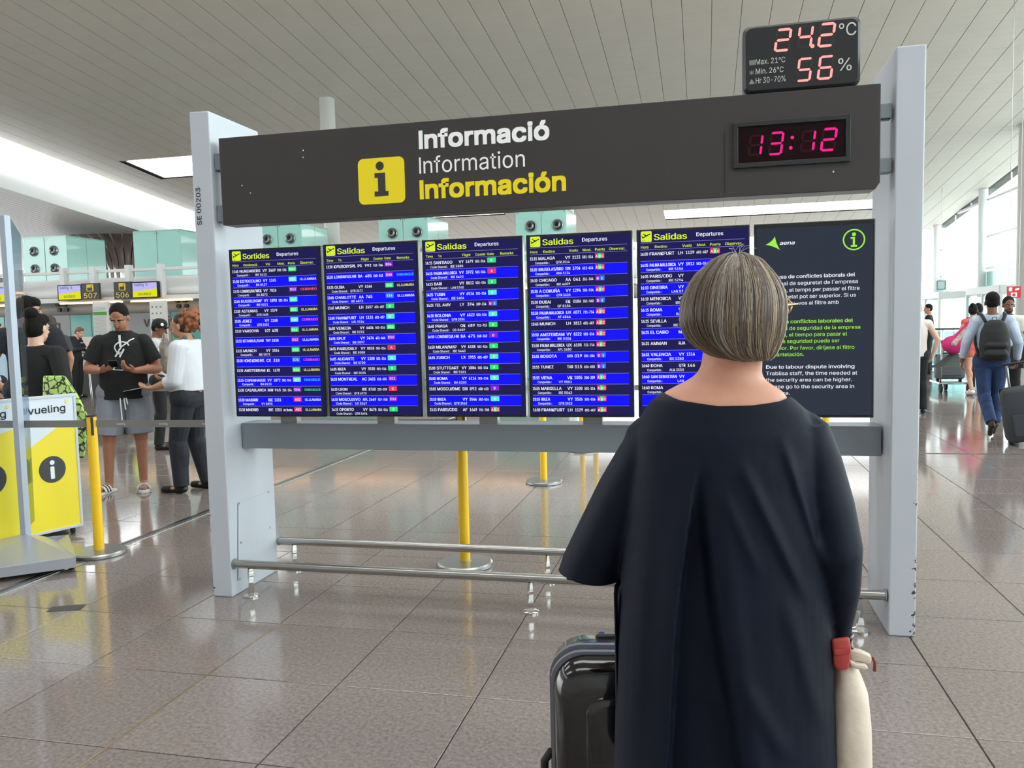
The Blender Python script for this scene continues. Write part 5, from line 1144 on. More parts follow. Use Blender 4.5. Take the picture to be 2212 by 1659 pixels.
for z, rx, ry in ((.93, .12, .06), (.97, .155, .09), (1.12, .165, .105), (1.28, .15, .095), (1.38, .11, .07), (1.42, .06, .04)):
    R.append([T((rx*math.copysign(abs(cos(a))**.75, cos(a)), -.2+ry*math.copysign(abs(sin(a))**.75, sin(a)), z)) for a in [2*pi*k/28 for k in range(28)]])
m.rings(R); link(blob(m, .01, 3), 'pack_body', M('black_nylon', (20, 20, 23), .65, bump=.15, bscale=200), t, smooth=True)
m = MB(); m.cap(T((-.08, -.3, 1.02)), T((.08, -.3, 1.02)), .05, n=10); m.cap(T((-.08, -.3, 1.12)), T((.08, -.3, 1.12)), .045, n=10); link(blob(m, .01, 3), 'front_pocket', M('black_nylon', (20, 20, 23), .65), t, smooth=True)
for sd in (-1, 1): MB().tube([T((.07*sd, -.15, 1.36)), T((.12*sd, -.1, 1.47)), T((.13*sd, .02, 1.5)), T((.14*sd, .12, 1.36)), T((.16*sd, .1, 1.15)), T((.15*sd, -.12, 1.0))], .02, 8).build('shoulder_strap', M('black_nylon', (20, 20, 23), .65), t, smooth=True)
MB().tube([T((-.03, -.16, 1.4)), T((-.02, -.16, 1.45)), T((.02, -.16, 1.45)), T((.03, -.16, 1.4))], .006, 6).build('grab_loop', M('strap_grey', (90, 90, 92), .6), t, smooth=True)
# rolling suitcase
def rolling_case(base, w_, d_, h_, yaw, tilt, mat, lab, patch=None, handle=.45):
    t = thing('rolling_suitcase', (base.x, base.y, 0), lab, 'suitcase')
    Mx = Matrix.Translation(V((base.x, base.y, .03)))@Matrix.Rotation(yaw, 4, 'Z')@Matrix.Rotation(tilt, 4, 'Y')
    m = MB(); m.box(-w_/2, w_/2, -d_/2, d_/2, .03, h_, Mx); m.build('shell', mat, t, bevel=.05, smooth=.8)
    m = MB(); m.box(-w_/2-.004, w_/2+.004, -.012, .012, .06, h_+.004, Mx); m.build('zip', blackpl, t, bevel=.004)
    m = MB(); m.box(-w_*.36, w_*.36, -d_/2-.02, -d_/2+.01, .1, h_*.55, Mx); m.build('front_pocket', mat, t, bevel=.015)
    for sx in (-1, 1):
        m = MB(); m.cyl(Mx@V((sx*.09, .08, h_)), Mx@V((sx*.09, .08, h_+handle)), .012); m.build('handle_tube', M('dark_steel', (120, 120, 120), .35, 1), t, smooth=.7)
        m = MB(); m.cyl(Mx@V((sx*w_*.4-.02, .04, .02)), Mx@V((sx*w_*.4+.02, .04, .02)), .045, n=16); m.build('wheel', rubber, t, smooth=.6)
    m = MB(); m.cap(Mx@V((-.11, .08, h_+handle)), Mx@V((.11, .08, h_+handle)), .016); m.build('handle_grip', blackpl, t, smooth=True)
    if patch: m = MB(); m.box(.02, .13, -d_/2-.024, -d_/2-.021, h_*.34, h_*.46, Mx); m.build('white_patch', whitep, t)
    return t
c = PZ(2208, 962); rolling_case(V((c.x+.07, c.y+.0, 0)), .42, .3, .64, rad(-8), rad(-9), M('charcoal_ballistic', (52, 54, 60), .75, bump=.1, bscale=200), 'charcoal rolling suitcase pulled by the man in the pale denim shirt', True, .26)
# woman with pink jacket
c = PZ(2072, 853)
PK = M('magenta_fabric', (200, 40, 112), .75, noise=.1, nscale=8, bump=.4, bscale=14)
t, T, Hd, J, Tv = human('person', 'woman in coral shorts with her hair in a bun, carrying a magenta jacket', c.x+.25, c.y+.1, rad(20), 1.66, SK3, hairstyle='bun', top=M('coral_top', (196, 96, 84), .8), topkind='vest', bottom=M('coral_top', (196, 96, 84), .8), botkind='briefs', shoes=M('white_shoe', (225, 215, 212), .6), bulk=1.1, vox=.009,
    head=(rad(-45), 0), pose=dict(elL=(-.32, -.05, 1.15), wrL=(-.5, .05, .95), anL=(-.2, -.25, .12), toL=(-.22, -.14, .04), knL=(-.14, -.05, .5)))
o = thing('jacket', T((-.35, -.1, 1.0)), 'magenta jacket and bag slung at the side of the woman with the bun', 'jacket'); m = MB()
m.cap(T((-.1, -.12, 1.35)), T((-.38, -.1, 1.0)), .1, .17); m.ell(T((-.45, -.08, .98)), .22, .15, .17); link(blob(m, .015, 4), 'fabric', PK, o, smooth=True)
m = MB(); m.cap(T((-.3, -.22, 1.28)), T((-.55, -.2, 1.0)), .035, .05); link(blob(m, .012, 3), 'printed_scarf', M('printed_scarf', (170, 150, 140), .7, noise=.6, nscale=30), o, smooth=True)
o = thing('mesh_bag', T((-.45, 0, .62)), 'sheer black bag hanging beside the woman with the bun', 'bag'); m = MB(); R = []
for k in range(7):
    q = k/6; R.append([T((-.38-.18*q+(.06+.2*q)*cos(a), (.05+.1*q)*sin(a), .84-.28*q+.015*cos(6*a)*q)) for a in [2*pi*j/30 for j in range(30)]])
m.rings(R, cap=False).build('bag_cloth', M('sheer_black', (52, 58, 54), .7), o, smooth=True)
c2 = T((.05, .75, 0)); cart(V((c2.x, c2.y, 0)), 'luggage cart pushed by the woman with the bun')
t = rolling_case(V((c2.x, c2.y+.05, .2)), .5, .3, .5, 0, 0, M('grey_soft_case', (96, 100, 104), .7), 'grey case lying on the luggage cart of the woman with the bun', handle=.02)
for o in t.children: o.location.z += .18
# others on the right
WS = M('white_shirt', (222, 222, 218), .8, noise=.03, nscale=8, bump=.2, bscale=16)
c = P(2178, 700, 13.4); t, T, Hd, J, Tv = human('person', 'man in a white short sleeved shirt facing the camera beside the round column', c.x, 13.4, rad(160), 1.72, SK4, hairstyle='short', top=WS, bottom=BLK, shoes=blackpl, vox=.008, head=(rad(15), rad(-12)), beard=M('black_stubble', (44, 34, 30), .7), pose=dict(elR=(.25, .02, 1.14), wrR=(.18, .26, 1.08), elL=(-.26, 0, 1.14), wrL=(-.16, .26, 1.0)))
o = thing('shoulder_bag', T((-.2, .16, .95)), 'black bag carried in front by the man in the white shirt', 'bag'); m = MB(); m.loft([(T((-.16, .3, 0)).x, T((-.16, .3, 0)).y, z, a, b_) for z, a, b_ in ((.7, .14, .08), (.76, .17, .1), (.98, .15, .09), (1.02, .1, .06))], 24, 3); link(blob(m, .012, 3), 'bag_body', BLK, o, smooth=True)
c = P(2112, 700, 17.5); human('person', 'dark haired person behind the man in the pale denim shirt, head only showing', c.x, 17.5, 0, 1.68, SK4, hairstyle='long', top=BLK, bottom=BLK, shoes=blackpl, vox=.01)
c = P(2006, 700, 22.5); human('person', 'man in a black T-shirt leaning on the glass balustrade', c.x, 22.5, rad(70), 1.74, SK3, top=BLK, bottom=BLK, shoes=blackpl, vox=.01, head=(rad(20), rad(-10)), pose=dict(elR=(.22, .1, 1.15), wrR=(.1, .35, 1.08), elL=(-.22, .1, 1.15), wrL=(-.1, .35, 1.08)))
c = P(1980, 700, 13.5); t, T, Hd, J, Tv = human('person', 'person with a bare arm mostly hidden behind the right pillar', c.x, 13.5, rad(10), 1.68, SK2, top=M('cream_top', (220, 206, 196), .8), topkind='vest', bottom=BLK, shoes=blackpl, vox=.009, hair=M('fair_hair', (190, 160, 120), .6), pose=dict(elR=(.3, -.06, 1.16), wrR=(.26, .02, .92)))
# balustrade
YR = 24.2; a = P(1985, 712, YR).x; b = P(2140, 712, YR).x
t = thing('glass_balustrade', ((a+b)/2, YR, 0), 'glass balustrade with a dark handrail in front of the entrance doors', 'balustrade')
MB().box(a, b, YR-.03, YR+.03, 1.06, 1.11).build('handrail', M('dark_rail', (60, 62, 64), .4, .5), t, bevel=.01); MB().box(a, b, YR-.02, YR+.02, .05, .12).build('bottom_rail', M('dark_rail', (60, 62, 64), .4, .5), t)
n = 3
for k in range(n+1): MB().box(a+(b-a)*k/n-.02, a+(b-a)*k/n+.02, YR-.02, YR+.02, 0, 1.07).build('baluster', steel, t)
for k in range(n): MB().box(a+(b-a)*k/n+.04, a+(b-a)*(k+1)/n-.04, YR-.006, YR+.006, .14, 1.02).build('glass_pane', glassmat('balustrade_glass', (196, 224, 224), 1), t)
# entrance vestibule boxes along the glazed wall
for k, (ya, yb, lab) in enumerate(((33.5, 37.5, 'nearer white framed glass entrance lobby against the glazed wall'), (41.5, 46.5, 'farther white framed glass entrance lobby against the glazed wall'))):
    x0, x1 = XW-1.7, XW-.35; t = thing('entrance_lobby', (x0, (ya+yb)/2, 0), lab, 'entrance')
    MB().box(x0, x1, ya, yb, 2.2, 2.5).build('header_box', white, t, bevel=.02)
    for y in (ya+.06, (ya+yb)/2, yb-.06): MB().box(x0, x0+.1, y-.05, y+.05, 0, 2.2).build('jamb', white, t)
    for y in (ya+.04, yb-.04): MB().box(x0+.1, x1, y-.01, y+.01, .05, 2.15).build('side_glass', gl, t); MB().box(x1-.08, x1, y-.04, y+.04, 0, 2.2).build('jamb', white, t)
    for y0, y1 in ((ya+.13, (ya+yb)/2-.07), ((ya+yb)/2+.07, yb-.13)):
        MB().box(x0+.03, x0+.05, y0+.04, y1-.04, .08, 2.1).build('sliding_door', glassmat('door_glass', (214, 232, 238), 1), t)
c = P(2190, 631, 20.); t = thing('fire_point_sign', (c.x, 20, c.z), 'square red fire point sign hanging at the right edge', 'sign'); f = xz(19.99)
MB().box(c.x-.135, c.x+.14, 20, 20.02, c.z-.125, c.z+.125).build('panel', M('fire_red', (200, 36, 40), .4), t, bevel=.004)
m = MB(); g2_ = xz(19.994); poly(m, g2_, rrect(c.x-.06, c.x+.06, c.z-.105, c.z-.01, .008)); poly(m, g2_, [(c.x-.1, c.z+.02), (c.x-.04, c.z+.02), (c.x-.03, c.z+.1), (c.x-.1, c.z+.1)]); poly(m, g2_, [(c.x+.02, c.z+.03), (c.x+.1, c.z+.05), (c.x+.1, c.z+.09), (c.x+.02, c.z+.07)]); m.build('white_pictograms', whitep, t, fixn=False)
m = MB(); poly(m, xz(19.992-.0), [(c.x+.032*cos(2*pi*k/16), c.z-.058+.032*sin(2*pi*k/16)) for k in range(16)]); m.v = [(x, y-.004, z) for x, y, z in m.v]; m.build('red_ring', M('fire_red', (200, 36, 40), .4), t, fixn=False)
for sx in (-.1, .1): MB().cyl((c.x+sx, 20.01, c.z+.12), (c.x+sx, 20.01, cz(20)), .006, n=6).build('hanger_wire', steel, t)
c = P(2033, 616, 40.); t = thing('hanging_display', (c.x, 40, c.z), 'small dark framed display hung by the far facade column', 'display')
MB().box(c.x-.18, c.x+.2, 40, 40.08, c.z-.2, c.z+.2).build('housing', M('display_grey', (120, 132, 136), .4), t, bevel=.01); MB().box(c.x-.14, c.x+.14, 39.99, 40.0, c.z-.16, c.z+.16).build('screen', M('display_pale', (190, 210, 212), .3), t); MB().cyl((c.x, 40.04, c.z+.19), (c.x, 40.04, cz(40)), .012, n=6).build('hanger_rod', steel, t)

# ------------------------------------------------------------------ the woman in the foreground
Yw = 1.72
W0 = lambda x, y, Y=Yw: P(x, y, Y)
wc = W0(1570, 1300); woman = thing('person', (wc.x, Yw, 0), 'woman in a navy dress with a grey blonde bob, seen from behind reading the monitors', 'person')
skin = M('neck_skin', (204, 149, 124), .5, spec=.35, noise=.04, nscale=25, bump=.05, bscale=60)
DRESS = M('navy_cotton_dress', (13, 19, 34), .62, spec=.16, noise=.12, nscale=5, bump=.08, bscale=40)
def rows(R, Y=Yw, dy=0.):
    out = []
    for y, xa, xb, ry in R:
        a, b = W0(xa, y, Y), W0(xb, y, Y); out.append(((a.x+b.x)/2, Y+dy, (a.z+b.z)/2, (b.x-a.x)/2, ry))
    return out
rr = rows([(812, 1500, 1642, .07), (830, 1478, 1656, .078), (846, 1436, 1690, .086), (862, 1408, 1716, .094), (885, 1392, 1742, .102), (930, 1370, 1773, .117), (1000, 1362, 1780, .132), (1100, 1355, 1785, .145), (1250, 1342, 1790, .158), (1400, 1334, 1798, .172), (1659, 1328, 1808, .19)])
lx = rr[-1]; rr += [(lx[0], lx[1], .36, lx[3]+.03, .22)]
m = MB(); m.loft(rr, 48, 2.25)
def cp(m, a, b, ra, rb, **k): m.cap(W0(*a), W0(*b), ra, rb, **k)
cp(m, (1470, 905), (1398, 950), .044, .048); cp(m, (1650, 905), (1735, 938), .045, .048); cp(m, (1690, 900), (1748, 952), .03, .046)
# left sleeve: wide, hanging clear of the body
def sleeve(m, pts):       # (cx_px, cy_px, halfwidth m, depth m, Y)
    R = []; n = 28; P3 = [W0(x, y, Y) for x, y, hw, dp, Y, *_ in pts]
    for i, (x, y, hw, dp, Y, *tl) in enumerate(pts):
        d = (P3[min(i+1, len(P3)-1)]-P3[max(i-1, 0)]).normalized(); yv = V((0, 1, 0))-d*d.y; yv.normalize(); X = yv.cross(d); tilt = tl[0] if tl else 0
        R.append([P3[i]+X*(hw*cos(a))+yv*(dp*sin(a))+V((0, 0, tilt*cos(a))) for a in [2*pi*k/n for k in range(n)]])
    m.rings(R)
sleeve(m, [(1418, 925, .045, .055, 1.72), (1388, 985, .052, .062, 1.72), (1352, 1060, .06, .072, 1.74), (1318, 1140, .066, .08, 1.76), (1282, 1222, .071, .085, 1.79), (1262, 1290, .073, .088, 1.8)])
# right sleeve: upper arm down, forearm turning forward to the bag
sleeve(m, [(1735, 930, .05, .06, 1.72), (1762, 1000, .05, .068, 1.71), (1785, 1090, .052, .075, 1.70), (1800, 1180, .054, .08, 1.70), (1806, 1260, .045, .07, 1.72), (1808, 1330, .03, .055, 1.76), (1812, 1385, .016, .04, 1.79)])
me = blob(m, .0055, 5, .5)
# pleat and folds pressed into the cloth
def pxy(co): return unproj(co)
def sst(a, b, x): q = max(0., min(1., (x-a)/(b-a))); return q*q*(3-2*q)
le = [(963, 1513), (1037, 1503), (1156, 1486), (1284, 1468), (1383, 1459), (1556, 1449), (1659, 1441), (2100, 1415)]
ri = [(963, 1514), (1037, 1516), (1156, 1520), (1333, 1540), (1482, 1563), (1630, 1589), (2100, 1640)]
def itp(L, y):
    if y <= L[0][0]: return L[0][1]
    for (a, b), (c, d) in zip(L, L[1:]):
        if y <= c: return b+(d-b)*(y-a)/(c-a)
    return L[-1][1]
from mathutils import noise as mn
NK = [(1300, 600), (1408, 836), (1425, 844), (1470, 857), (1550, 867), (1620, 866), (1680, 860), (1703, 855), (1712, 852), (1800, 600)]
nkx = [(W0(a, 850).x, W0(a, b).z) for a, b in NK]
def nkz(x, yy): return itp(nkx, x)-(.03*sst(Yw-.02, Yw+.08, yy))
hemz = W0(1275, 1250, 1.76).z; hx = W0(1338, 1250, 1.76).x
cl = set()
for v in me.vertices:
    co = v.co
    zl = nkz(co.x, co.y)
    if nkx[1][0] < co.x < nkx[-2][0] and co.z > zl: co.z = zl; cl.add(v.index)
    hz = hemz+.012*sst(hx-.03, hx-.14, co.x) if co.x < hx else 0
    if co.x < hx and .7 < co.z < hz: co.z = hz; cl.add(v.index)
bm = bmesh.new(); bm.from_mesh(me); bm.faces.ensure_lookup_table()
bmesh.ops.delete(bm, geom=[f_ for f_ in bm.faces if all(v.index in cl for v in f_.verts)], context='FACES')
bm.to_mesh(me); bm.free()
for v in me.vertices:
    co = v.co; x, y = pxy(co)
    back = sst(.0, .05, Yw-.02-co.y)
    d = 0
    if back > 0 and y > 955:
        l, r = itp(le, y), itp(ri, y); wdt = r-l; dep = .042*sst(960, 1250, y)
        ins = sst(l-2, l+5, x)*(1-sst(r-14, r+22, x)); d += dep*ins
        d -= .006*sst(960, 1150, y)*sst(l-60, l, x)*(1-sst(l-3, l+3, x))
        d -= .006*sst(1000, 1300, y)*math.exp(-((x-r-45)/26)**2)
    if back > 0:
        # diagonal drag folds from the right shoulder
        for (xa, ya, xb, yb, w_, amp) in ((1600, 1000, 1740, 1290, 14, .009), (1690, 950, 1790, 1250, 12, .010), (1560, 1060, 1640, 1240, 14, .005), (1610, 1480, 1700, 1640, 20, .006), (1540, 1500, 1590, 1659, 16, .005), (1390, 1150, 1370, 1600, 22, .004), (1700, 1300, 1770, 1560, 20, .007)):
            ux, uy = xb-xa, yb-ya; L = math.hypot(ux, uy); tq = ((x-xa)*ux+(y-ya)*uy)/L/L; dist = ((x-xa)*uy-(y-ya)*ux)/L
            if -.1 < tq < 1.1: d -= amp*math.exp(-(dist/w_)**2)*sst(-.1, .25, tq)*(1-sst(.75, 1.1, tq))*back
    d += .0035*mn.noise(V((co.x*9, co.y*9, co.z*4)))*sst(860, 950, y)
    v.co.y += d
dr = link(me, 'dress', DRESS, woman, smooth=True); sm = dr.modifiers.new('cloth_thickness', 'SOLIDIFY'); sm.thickness = .003; sm.offset = -1
# body: neck, shoulders, head, arms, legs
q = MB(); hc = W0(1590, 668, 1.71); yawh = rad(-30); Rh = Matrix.Rotation(yawh, 3, 'Z')
Hd = lambda p: hc+Rh@V(p)
q.ell(Hd((0, .01, .02)), .068, .085, .085, Rh); q.ell(Hd((0, .035, -.04)), .058, .066, .075, Rh); q.ell(Hd((0, .075, -.09)), .026, .024, .022, Rh)
q.cap(Hd((0, .1, .01)), Hd((0, .125, -.03)), .009, .013, n=8); q.cap(Hd((-.035, .09, .02)), Hd((.035, .09, .02)), .012, n=8)
for sd in (-1, 1): q.ell(Hd((.073*sd, 0, -.01)), .01, .02, .03, Rh)
q.loft(rows([(740, 1520, 1645, .055), (790, 1514, 1643, .06), (806, 1505, 1645, .064), (820, 1486, 1652, .067), (834, 1458, 1672, .071), (846, 1436, 1692, .076), (862, 1420, 1702, .083), (885, 1406, 1726, .09), (930, 1390, 1752, .105), (1100, 1385, 1752, .12)], 1.72), 40, 2.1)
q.cap(W0(1582, 800, 1.72), hc+V((-.004, -.01, -.06)), .058, .056, n=20)
q.cap(W0(1575, 940), V((wc.x, Yw, .9)), .09, .1)
def limb(m, pts, rs):
    for (a, b), (ra, rb) in zip(zip(pts, pts[1:]), zip(rs, rs[1:])): m.cap(a, b, ra, rb)
shL, shR = W0(1445, 955), W0(1715, 960)
limb(q, [shL, W0(1330, 1120, 1.76), W0(1305, 1215, 1.98)], (.036, .034, .026)); limb(q, [shR, W0(1800, 1190, 1.71), W0(1812, 1395, 1.80)], (.036, .034, .024))
def fingers(q, wr, d, pn, cu):
    side = d.cross(pn).normalized(); q.cap(wr, wr+d*.03, .022, .025)
    for k in range(4):
        u = (k-1.5)*.019; p = wr+d*.08+side*u; q.cap(wr+d*.015+side*u*.6, p, .012, .0105); dd = d.copy()
        for j in range(3):
            dd = (dd*cos(cu)+pn*sin(cu)).normalized(); p2 = p+dd*(.066, .074, .068, .052)[k]*(.45, .32, .23)[j]; q.cap(p, p2, .0088-.001*j, .0082-.001*j, n=8); p = p2
    tb_ = wr+d*.025+side*.02; t1 = tb_+(d*.6+side*.7+pn*.3).normalized()*.038; q.cap(tb_, t1, .012, .0105, n=8); q.cap(t1, t1+(d*.9+pn*.5).normalized()*.028, .0105, .009, n=8)
fingers(q, W0(1812, 1395, 1.80), V((.02, -.25, -1)).normalized(), V((-1, .1, 0)).normalized(), .8)
fingers(q, W0(1305, 1215, 1.98), V((.1, 1, .05)).normalized(), V((.2, 0, -1)).normalized(), .7)
for sd in (-1, 1):
    x = wc.x+.085*sd; limb(q, [V((x, Yw, .85)), V((x, Yw+.01, .46)), V((x, Yw-.01, .08))], (.085, .055, .036)); q.ell((x, Yw-.02, .33), .05, .052, .1); q.cap((x, Yw-.01, .05), (x+.02*sd, Yw+.14, .03), .034, .026)
link(blob(q, .006, 4, .5), 'body', skin, woman, smooth=True)
for sd in (-1, 1):
    x = wc.x+.085*sd; m = MB(); m.cap((x, Yw-.03, .035), (x, Yw+.03, .035), .042, .04); m.cap((x, Yw, .035), (x+.02*sd, Yw+.15, .032), .042, .034); link(blob(m, .007, 3), 'shoe', M('white_trainer', (225, 225, 222), .5), woman, smooth=True)
m = MB()
for sd in (-1, 1): m.ell(Hd((.03*sd, .096, .002)), .0125, .006, .006, Rh, n=10, m=6)
m.build('eyes', M('eye_white', (225, 222, 218), .3), woman, smooth=True)
m = MB(); m.cap(Hd((-.02, .1, -.06)), Hd((.02, .1, -.06)), .006, n=6); m.build('lips', M('lips', (150, 88, 80), .45), woman, smooth=True)
# hair: a shell plus strands combed down from the crown
HR = [(551, 1586, 1594, .008), (556, 1562, 1616, .035), (566, 1538, 1640, .06), (586, 1508, 1662, .084), (620, 1484, 1684, .101), (655, 1472, 1693, .108), (692, 1470, 1692, .108), (720, 1479, 1688, .1), (740, 1496, 1681, .09), (757, 1520, 1674, .078), (769, 1546, 1668, .066), (777, 1576, 1662, .054)]
hrow = []
for y, xa, xb, ry in HR:
    a, b = W0(xa, y, 1.70), W0(xb, y, 1.70); hrow.append(((a.x+b.x)/2, 1.70-.004, (a.z+b.z)/2, (b.x-a.x)/2, ry))
def hsurf(phi, tq, off=0.):
    k = max(0., tq)*(len(hrow)-1); i = min(int(k), len(hrow)-2); f_ = k-i
    A, B, C_, D = hrow[max(i-1, 0)], hrow[i], hrow[i+1], hrow[min(i+2, len(hrow)-1)]
    if f_ > 1: q = [C_[j]+(C_[j]-B[j])*(f_-1) for j in range(5)]
    else: q = [.5*(2*B[j]+(C_[j]-A[j])*f_+(2*A[j]-5*B[j]+4*C_[j]-D[j])*f_*f_+(3*B[j]-A[j]-3*C_[j]+D[j])*f_**3) for j in range(5)]
    cx, cy, z, rx, ry = q
    return V((cx+(rx+off)*cos(phi), cy+(ry+off)*sin(phi), z+(off*.8 if tq < .2 else 0)))
def fdist(phi): d_ = (phi-(pi/2+yawh)+pi) % (2*pi)-pi; return abs(d_)
def hmax(phi):          # how far down the hair reaches: short over the face
    f_ = fdist(phi); return 1. if f_ > rad(68) else (.28+.2*(f_/rad(68)) if f_ < rad(52) else .48+.52*(f_-rad(52))/rad(16))
m = MB(); n = 72; nt_ = 26; grid = []
for k in range(nt_+1): grid.append([hsurf(2*pi*i/n, hmax(2*pi*i/n)*k/nt_, -.006) for i in range(n)])
m.rings(grid, cap=False); m.f.append(tuple(range(n))); n0 = len(m.v); m.v += [tuple(hsurf(2*pi*i/n, hmax(2*pi*i/n), -.022)) for i in range(n)]; m.f += [(nt_*n+i, nt_*n+(i+1) % n, n0+(i+1) % n, n0+i) for i in range(n)]
hm = bpy.data.materials.new('streaked_hair'); hm.use_nodes = True; nt = hm.node_tree; b = nt.nodes['Principled BSDF']; at = nt.nodes.new('ShaderNodeAttribute'); at.attribute_name = 'strand'
nt.links.new(at.outputs['Color'], b.inputs['Base Color']); b.inputs['Roughness'].default_value = .42; b.inputs['Specular IOR Level'].default_value = .5
ho = m.build('hair_cap', M('hair_under', (74, 60, 50), .6), woman, smooth=True)
rg = random.Random(11); sv, sf, scol = [], [], []
PAL = [(72, 60, 52), (84, 70, 60), (98, 83, 70), (112, 96, 80), (132, 114, 94), (156, 138, 112), (150, 146, 140), (184, 176, 164)]
clump = [(rg.uniform(0, 2*pi), rg.choices(range(8), (24, 26, 20, 12, 8, 4, 4, 2))[0]) for _ in range(130)]
for sN in range(7600):
    ph0, cid = clump[rg.randrange(len(clump))] if rg.random() < .85 else (rg.uniform(0, 2*pi), rg.choices(range(8), (22, 24, 18, 12, 9, 6, 5, 4))[0])
    phi = ph0+rg.gauss(0, .06); L = hmax(phi)*rg.uniform(.9, 1.02); st_ = rg.uniform(0, .12) if rg.random() < .6 else rg.uniform(0, .55)
    col = srgb(PAL[min(7, max(0, cid+rg.choice((-1, 0, 0, 0, 1))))]); rsd = max(0, cos(phi)); col = tuple(min(1, c_*(1+1.1*rsd*rsd)) for c_ in col[:3])+(1,)  # highlight on the right side brightened into the strand colour
    o1 = rg.uniform(-.0025, .0025)+.0025*sin(ph0*37); wv = rg.gauss(0, .13); sw = .3*sin(ph0*4.3)+.12*sin(ph0*11); N = 16; R = []; wdt = rg.uniform(.0004, .0008)
    for k in range(N):
        q_ = st_+(L-st_)*k/(N-1)
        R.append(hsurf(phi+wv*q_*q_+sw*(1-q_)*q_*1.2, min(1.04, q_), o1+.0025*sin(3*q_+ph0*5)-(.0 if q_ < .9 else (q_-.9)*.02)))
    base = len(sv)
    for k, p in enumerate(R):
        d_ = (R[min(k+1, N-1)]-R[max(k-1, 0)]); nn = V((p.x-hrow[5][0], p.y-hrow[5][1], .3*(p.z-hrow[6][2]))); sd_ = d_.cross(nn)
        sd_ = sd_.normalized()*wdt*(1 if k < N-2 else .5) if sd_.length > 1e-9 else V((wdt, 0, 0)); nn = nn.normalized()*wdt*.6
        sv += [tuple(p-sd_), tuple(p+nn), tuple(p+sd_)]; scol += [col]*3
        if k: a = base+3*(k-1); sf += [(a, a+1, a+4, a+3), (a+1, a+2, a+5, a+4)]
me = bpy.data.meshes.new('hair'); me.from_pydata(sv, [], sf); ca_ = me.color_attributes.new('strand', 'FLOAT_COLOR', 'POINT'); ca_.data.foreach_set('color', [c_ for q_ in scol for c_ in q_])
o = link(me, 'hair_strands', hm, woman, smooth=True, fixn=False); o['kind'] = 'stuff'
m = MB()
for k in range(9):
    a = hsurf(rg.uniform(-.9, -2.2), .04, .002); b = a+V((rg.uniform(-.02, .035), 0, rg.uniform(.008, .02))); m.tube([a, (a+b)/2+V((0, 0, .006)), b], .0004, 3)
o = m.build('flyaway_hair', hm, woman); 
cal = o.data.color_attributes.new('strand', 'FLOAT_COLOR', 'POINT'); cal.data.foreach_set('color', list(srgb((190, 184, 176)))*len(o.data.vertices))
# glasses
g = thing('glasses', Hd((0, .11, 0)), 'gold rimmed glasses worn by the woman in the navy dress', 'glasses')
for sd in (-1, 1):
    MB().tube([Hd((.033*sd+.027*cos(a), .122, .004+.021*sin(a))) for a in [2*pi*k/18 for k in range(19)]], .0018, 6).build('rim', M('gold_metal', (212, 168, 90), .25, 1), g, smooth=True)
    MB().tube([Hd((.06*sd, .122, .008)), Hd((.084*sd, .095, .008)), Hd((.084*sd, .03, .006)), Hd((.08*sd, -.0, .0))], .0022, 6).build('temple', M('gold_metal', (212, 168, 90), .25, 1), g, smooth=True)
    MB().cyl(Hd((.033*sd, .1225, .004)), Hd((.033*sd, .1235, .004)), .026, n=18).build('lens', glassmat('lens_glass', (240, 240, 240), 1), g)

# black hard suitcase standing beside her
base = V((-.165, 2.12, 0)); yaws = rad(9); h_ = .655; w_ = .47; d_ = .25
t = thing('hard_suitcase', base, 'glossy black hard shell suitcase standing left of the woman in the navy dress', 'suitcase')
Mx = Matrix.Translation(base)@Matrix.Rotation(yaws, 4, 'Z')
shellm = M('glossy_black_shell', (16, 16, 18), .12, coat=.5)
def shell(y0, y1, prof, nm):
    m = MB(); R = []
    for d0, ins in prof: yv = y0+(y1-y0)*d0; R.append([Mx@V((a, yv, b)) for a, b in rrect(-w_/2+ins, w_/2-ins, .05+ins, h_-ins, .085, 8)])
    return m.rings(R).build(nm, shellm, t, smooth=.9)
yS = -.03
s1 = shell(yS-.016, -d_/2, [(0, .004), (.3, .006), (.6, .013), (.82, .028), (.95, .05), (1., .075)], 'front_shell'); s2 = shell(yS+.016, d_/2, [(0, 0), (.6, .002), (.85, .016), (.96, .04), (1, .07)], 'rear_shell')
gt = M('grey_trim', (120, 122, 128), .35)
for y0, y1, mt, nm, o_ in ((yS-.026, yS-.012, gt, 'trim_band', .003), (yS+.012, yS+.026, gt, 'trim_band', .006), (yS-.013, yS+.013, M('zip_black', (14, 14, 15), .7), 'zip_channel', -.006)):
    m = MB(); m.rings([[Mx@V((a, y, b)) for a, b in rrect(-w_/2-o_, w_/2+o_, .05-o_, h_+o_, .085, 8)] for y in (y0, y1)]).build(nm, mt, t, smooth=.9)
# raised panel with a groove on the front
m = MB(); R = []
for yv, ins in ((-d_/2+.002, .085), (-d_/2-.006, .09), (-d_/2-.01, .105), (-d_/2-.011, .19)): R.append([Mx@V((a, yv, b)) for a, b in rrect(-w_/2+ins, w_/2-ins, .05+ins, h_-ins, .05, 8)])
m.rings(R).build('raised_face', shellm, t, smooth=.9)
for sx in (-1, 1):
    for sy in (-1, 1):
        c = Mx@V((sx*(w_/2-.05), sy*(d_/2-.05), .03)); MB().cyl(c-V((.012, 0, 0)), c+V((.012, 0, 0)), .028, n=18).build('wheel', rubber, t, smooth=.6)
        MB().cyl(c+V((0, 0, .012)), c+V((0, 0, .05)), .02, n=12).build('wheel_housing', blackpl, t, smooth=.6)
    MB().cyl(Mx@V((sx*.1, .09, h_-.03)), Mx@V((sx*.1, .09, h_-.004)), .009, n=12).build('handle_tube', steel, t, smooth=.7)
m = MB(); m.cap(Mx@V((-.11, .06, h_-.004)), Mx@V((.11, .06, h_-.004)), .009); m.build('handle_grip', blackpl, t, smooth=True)
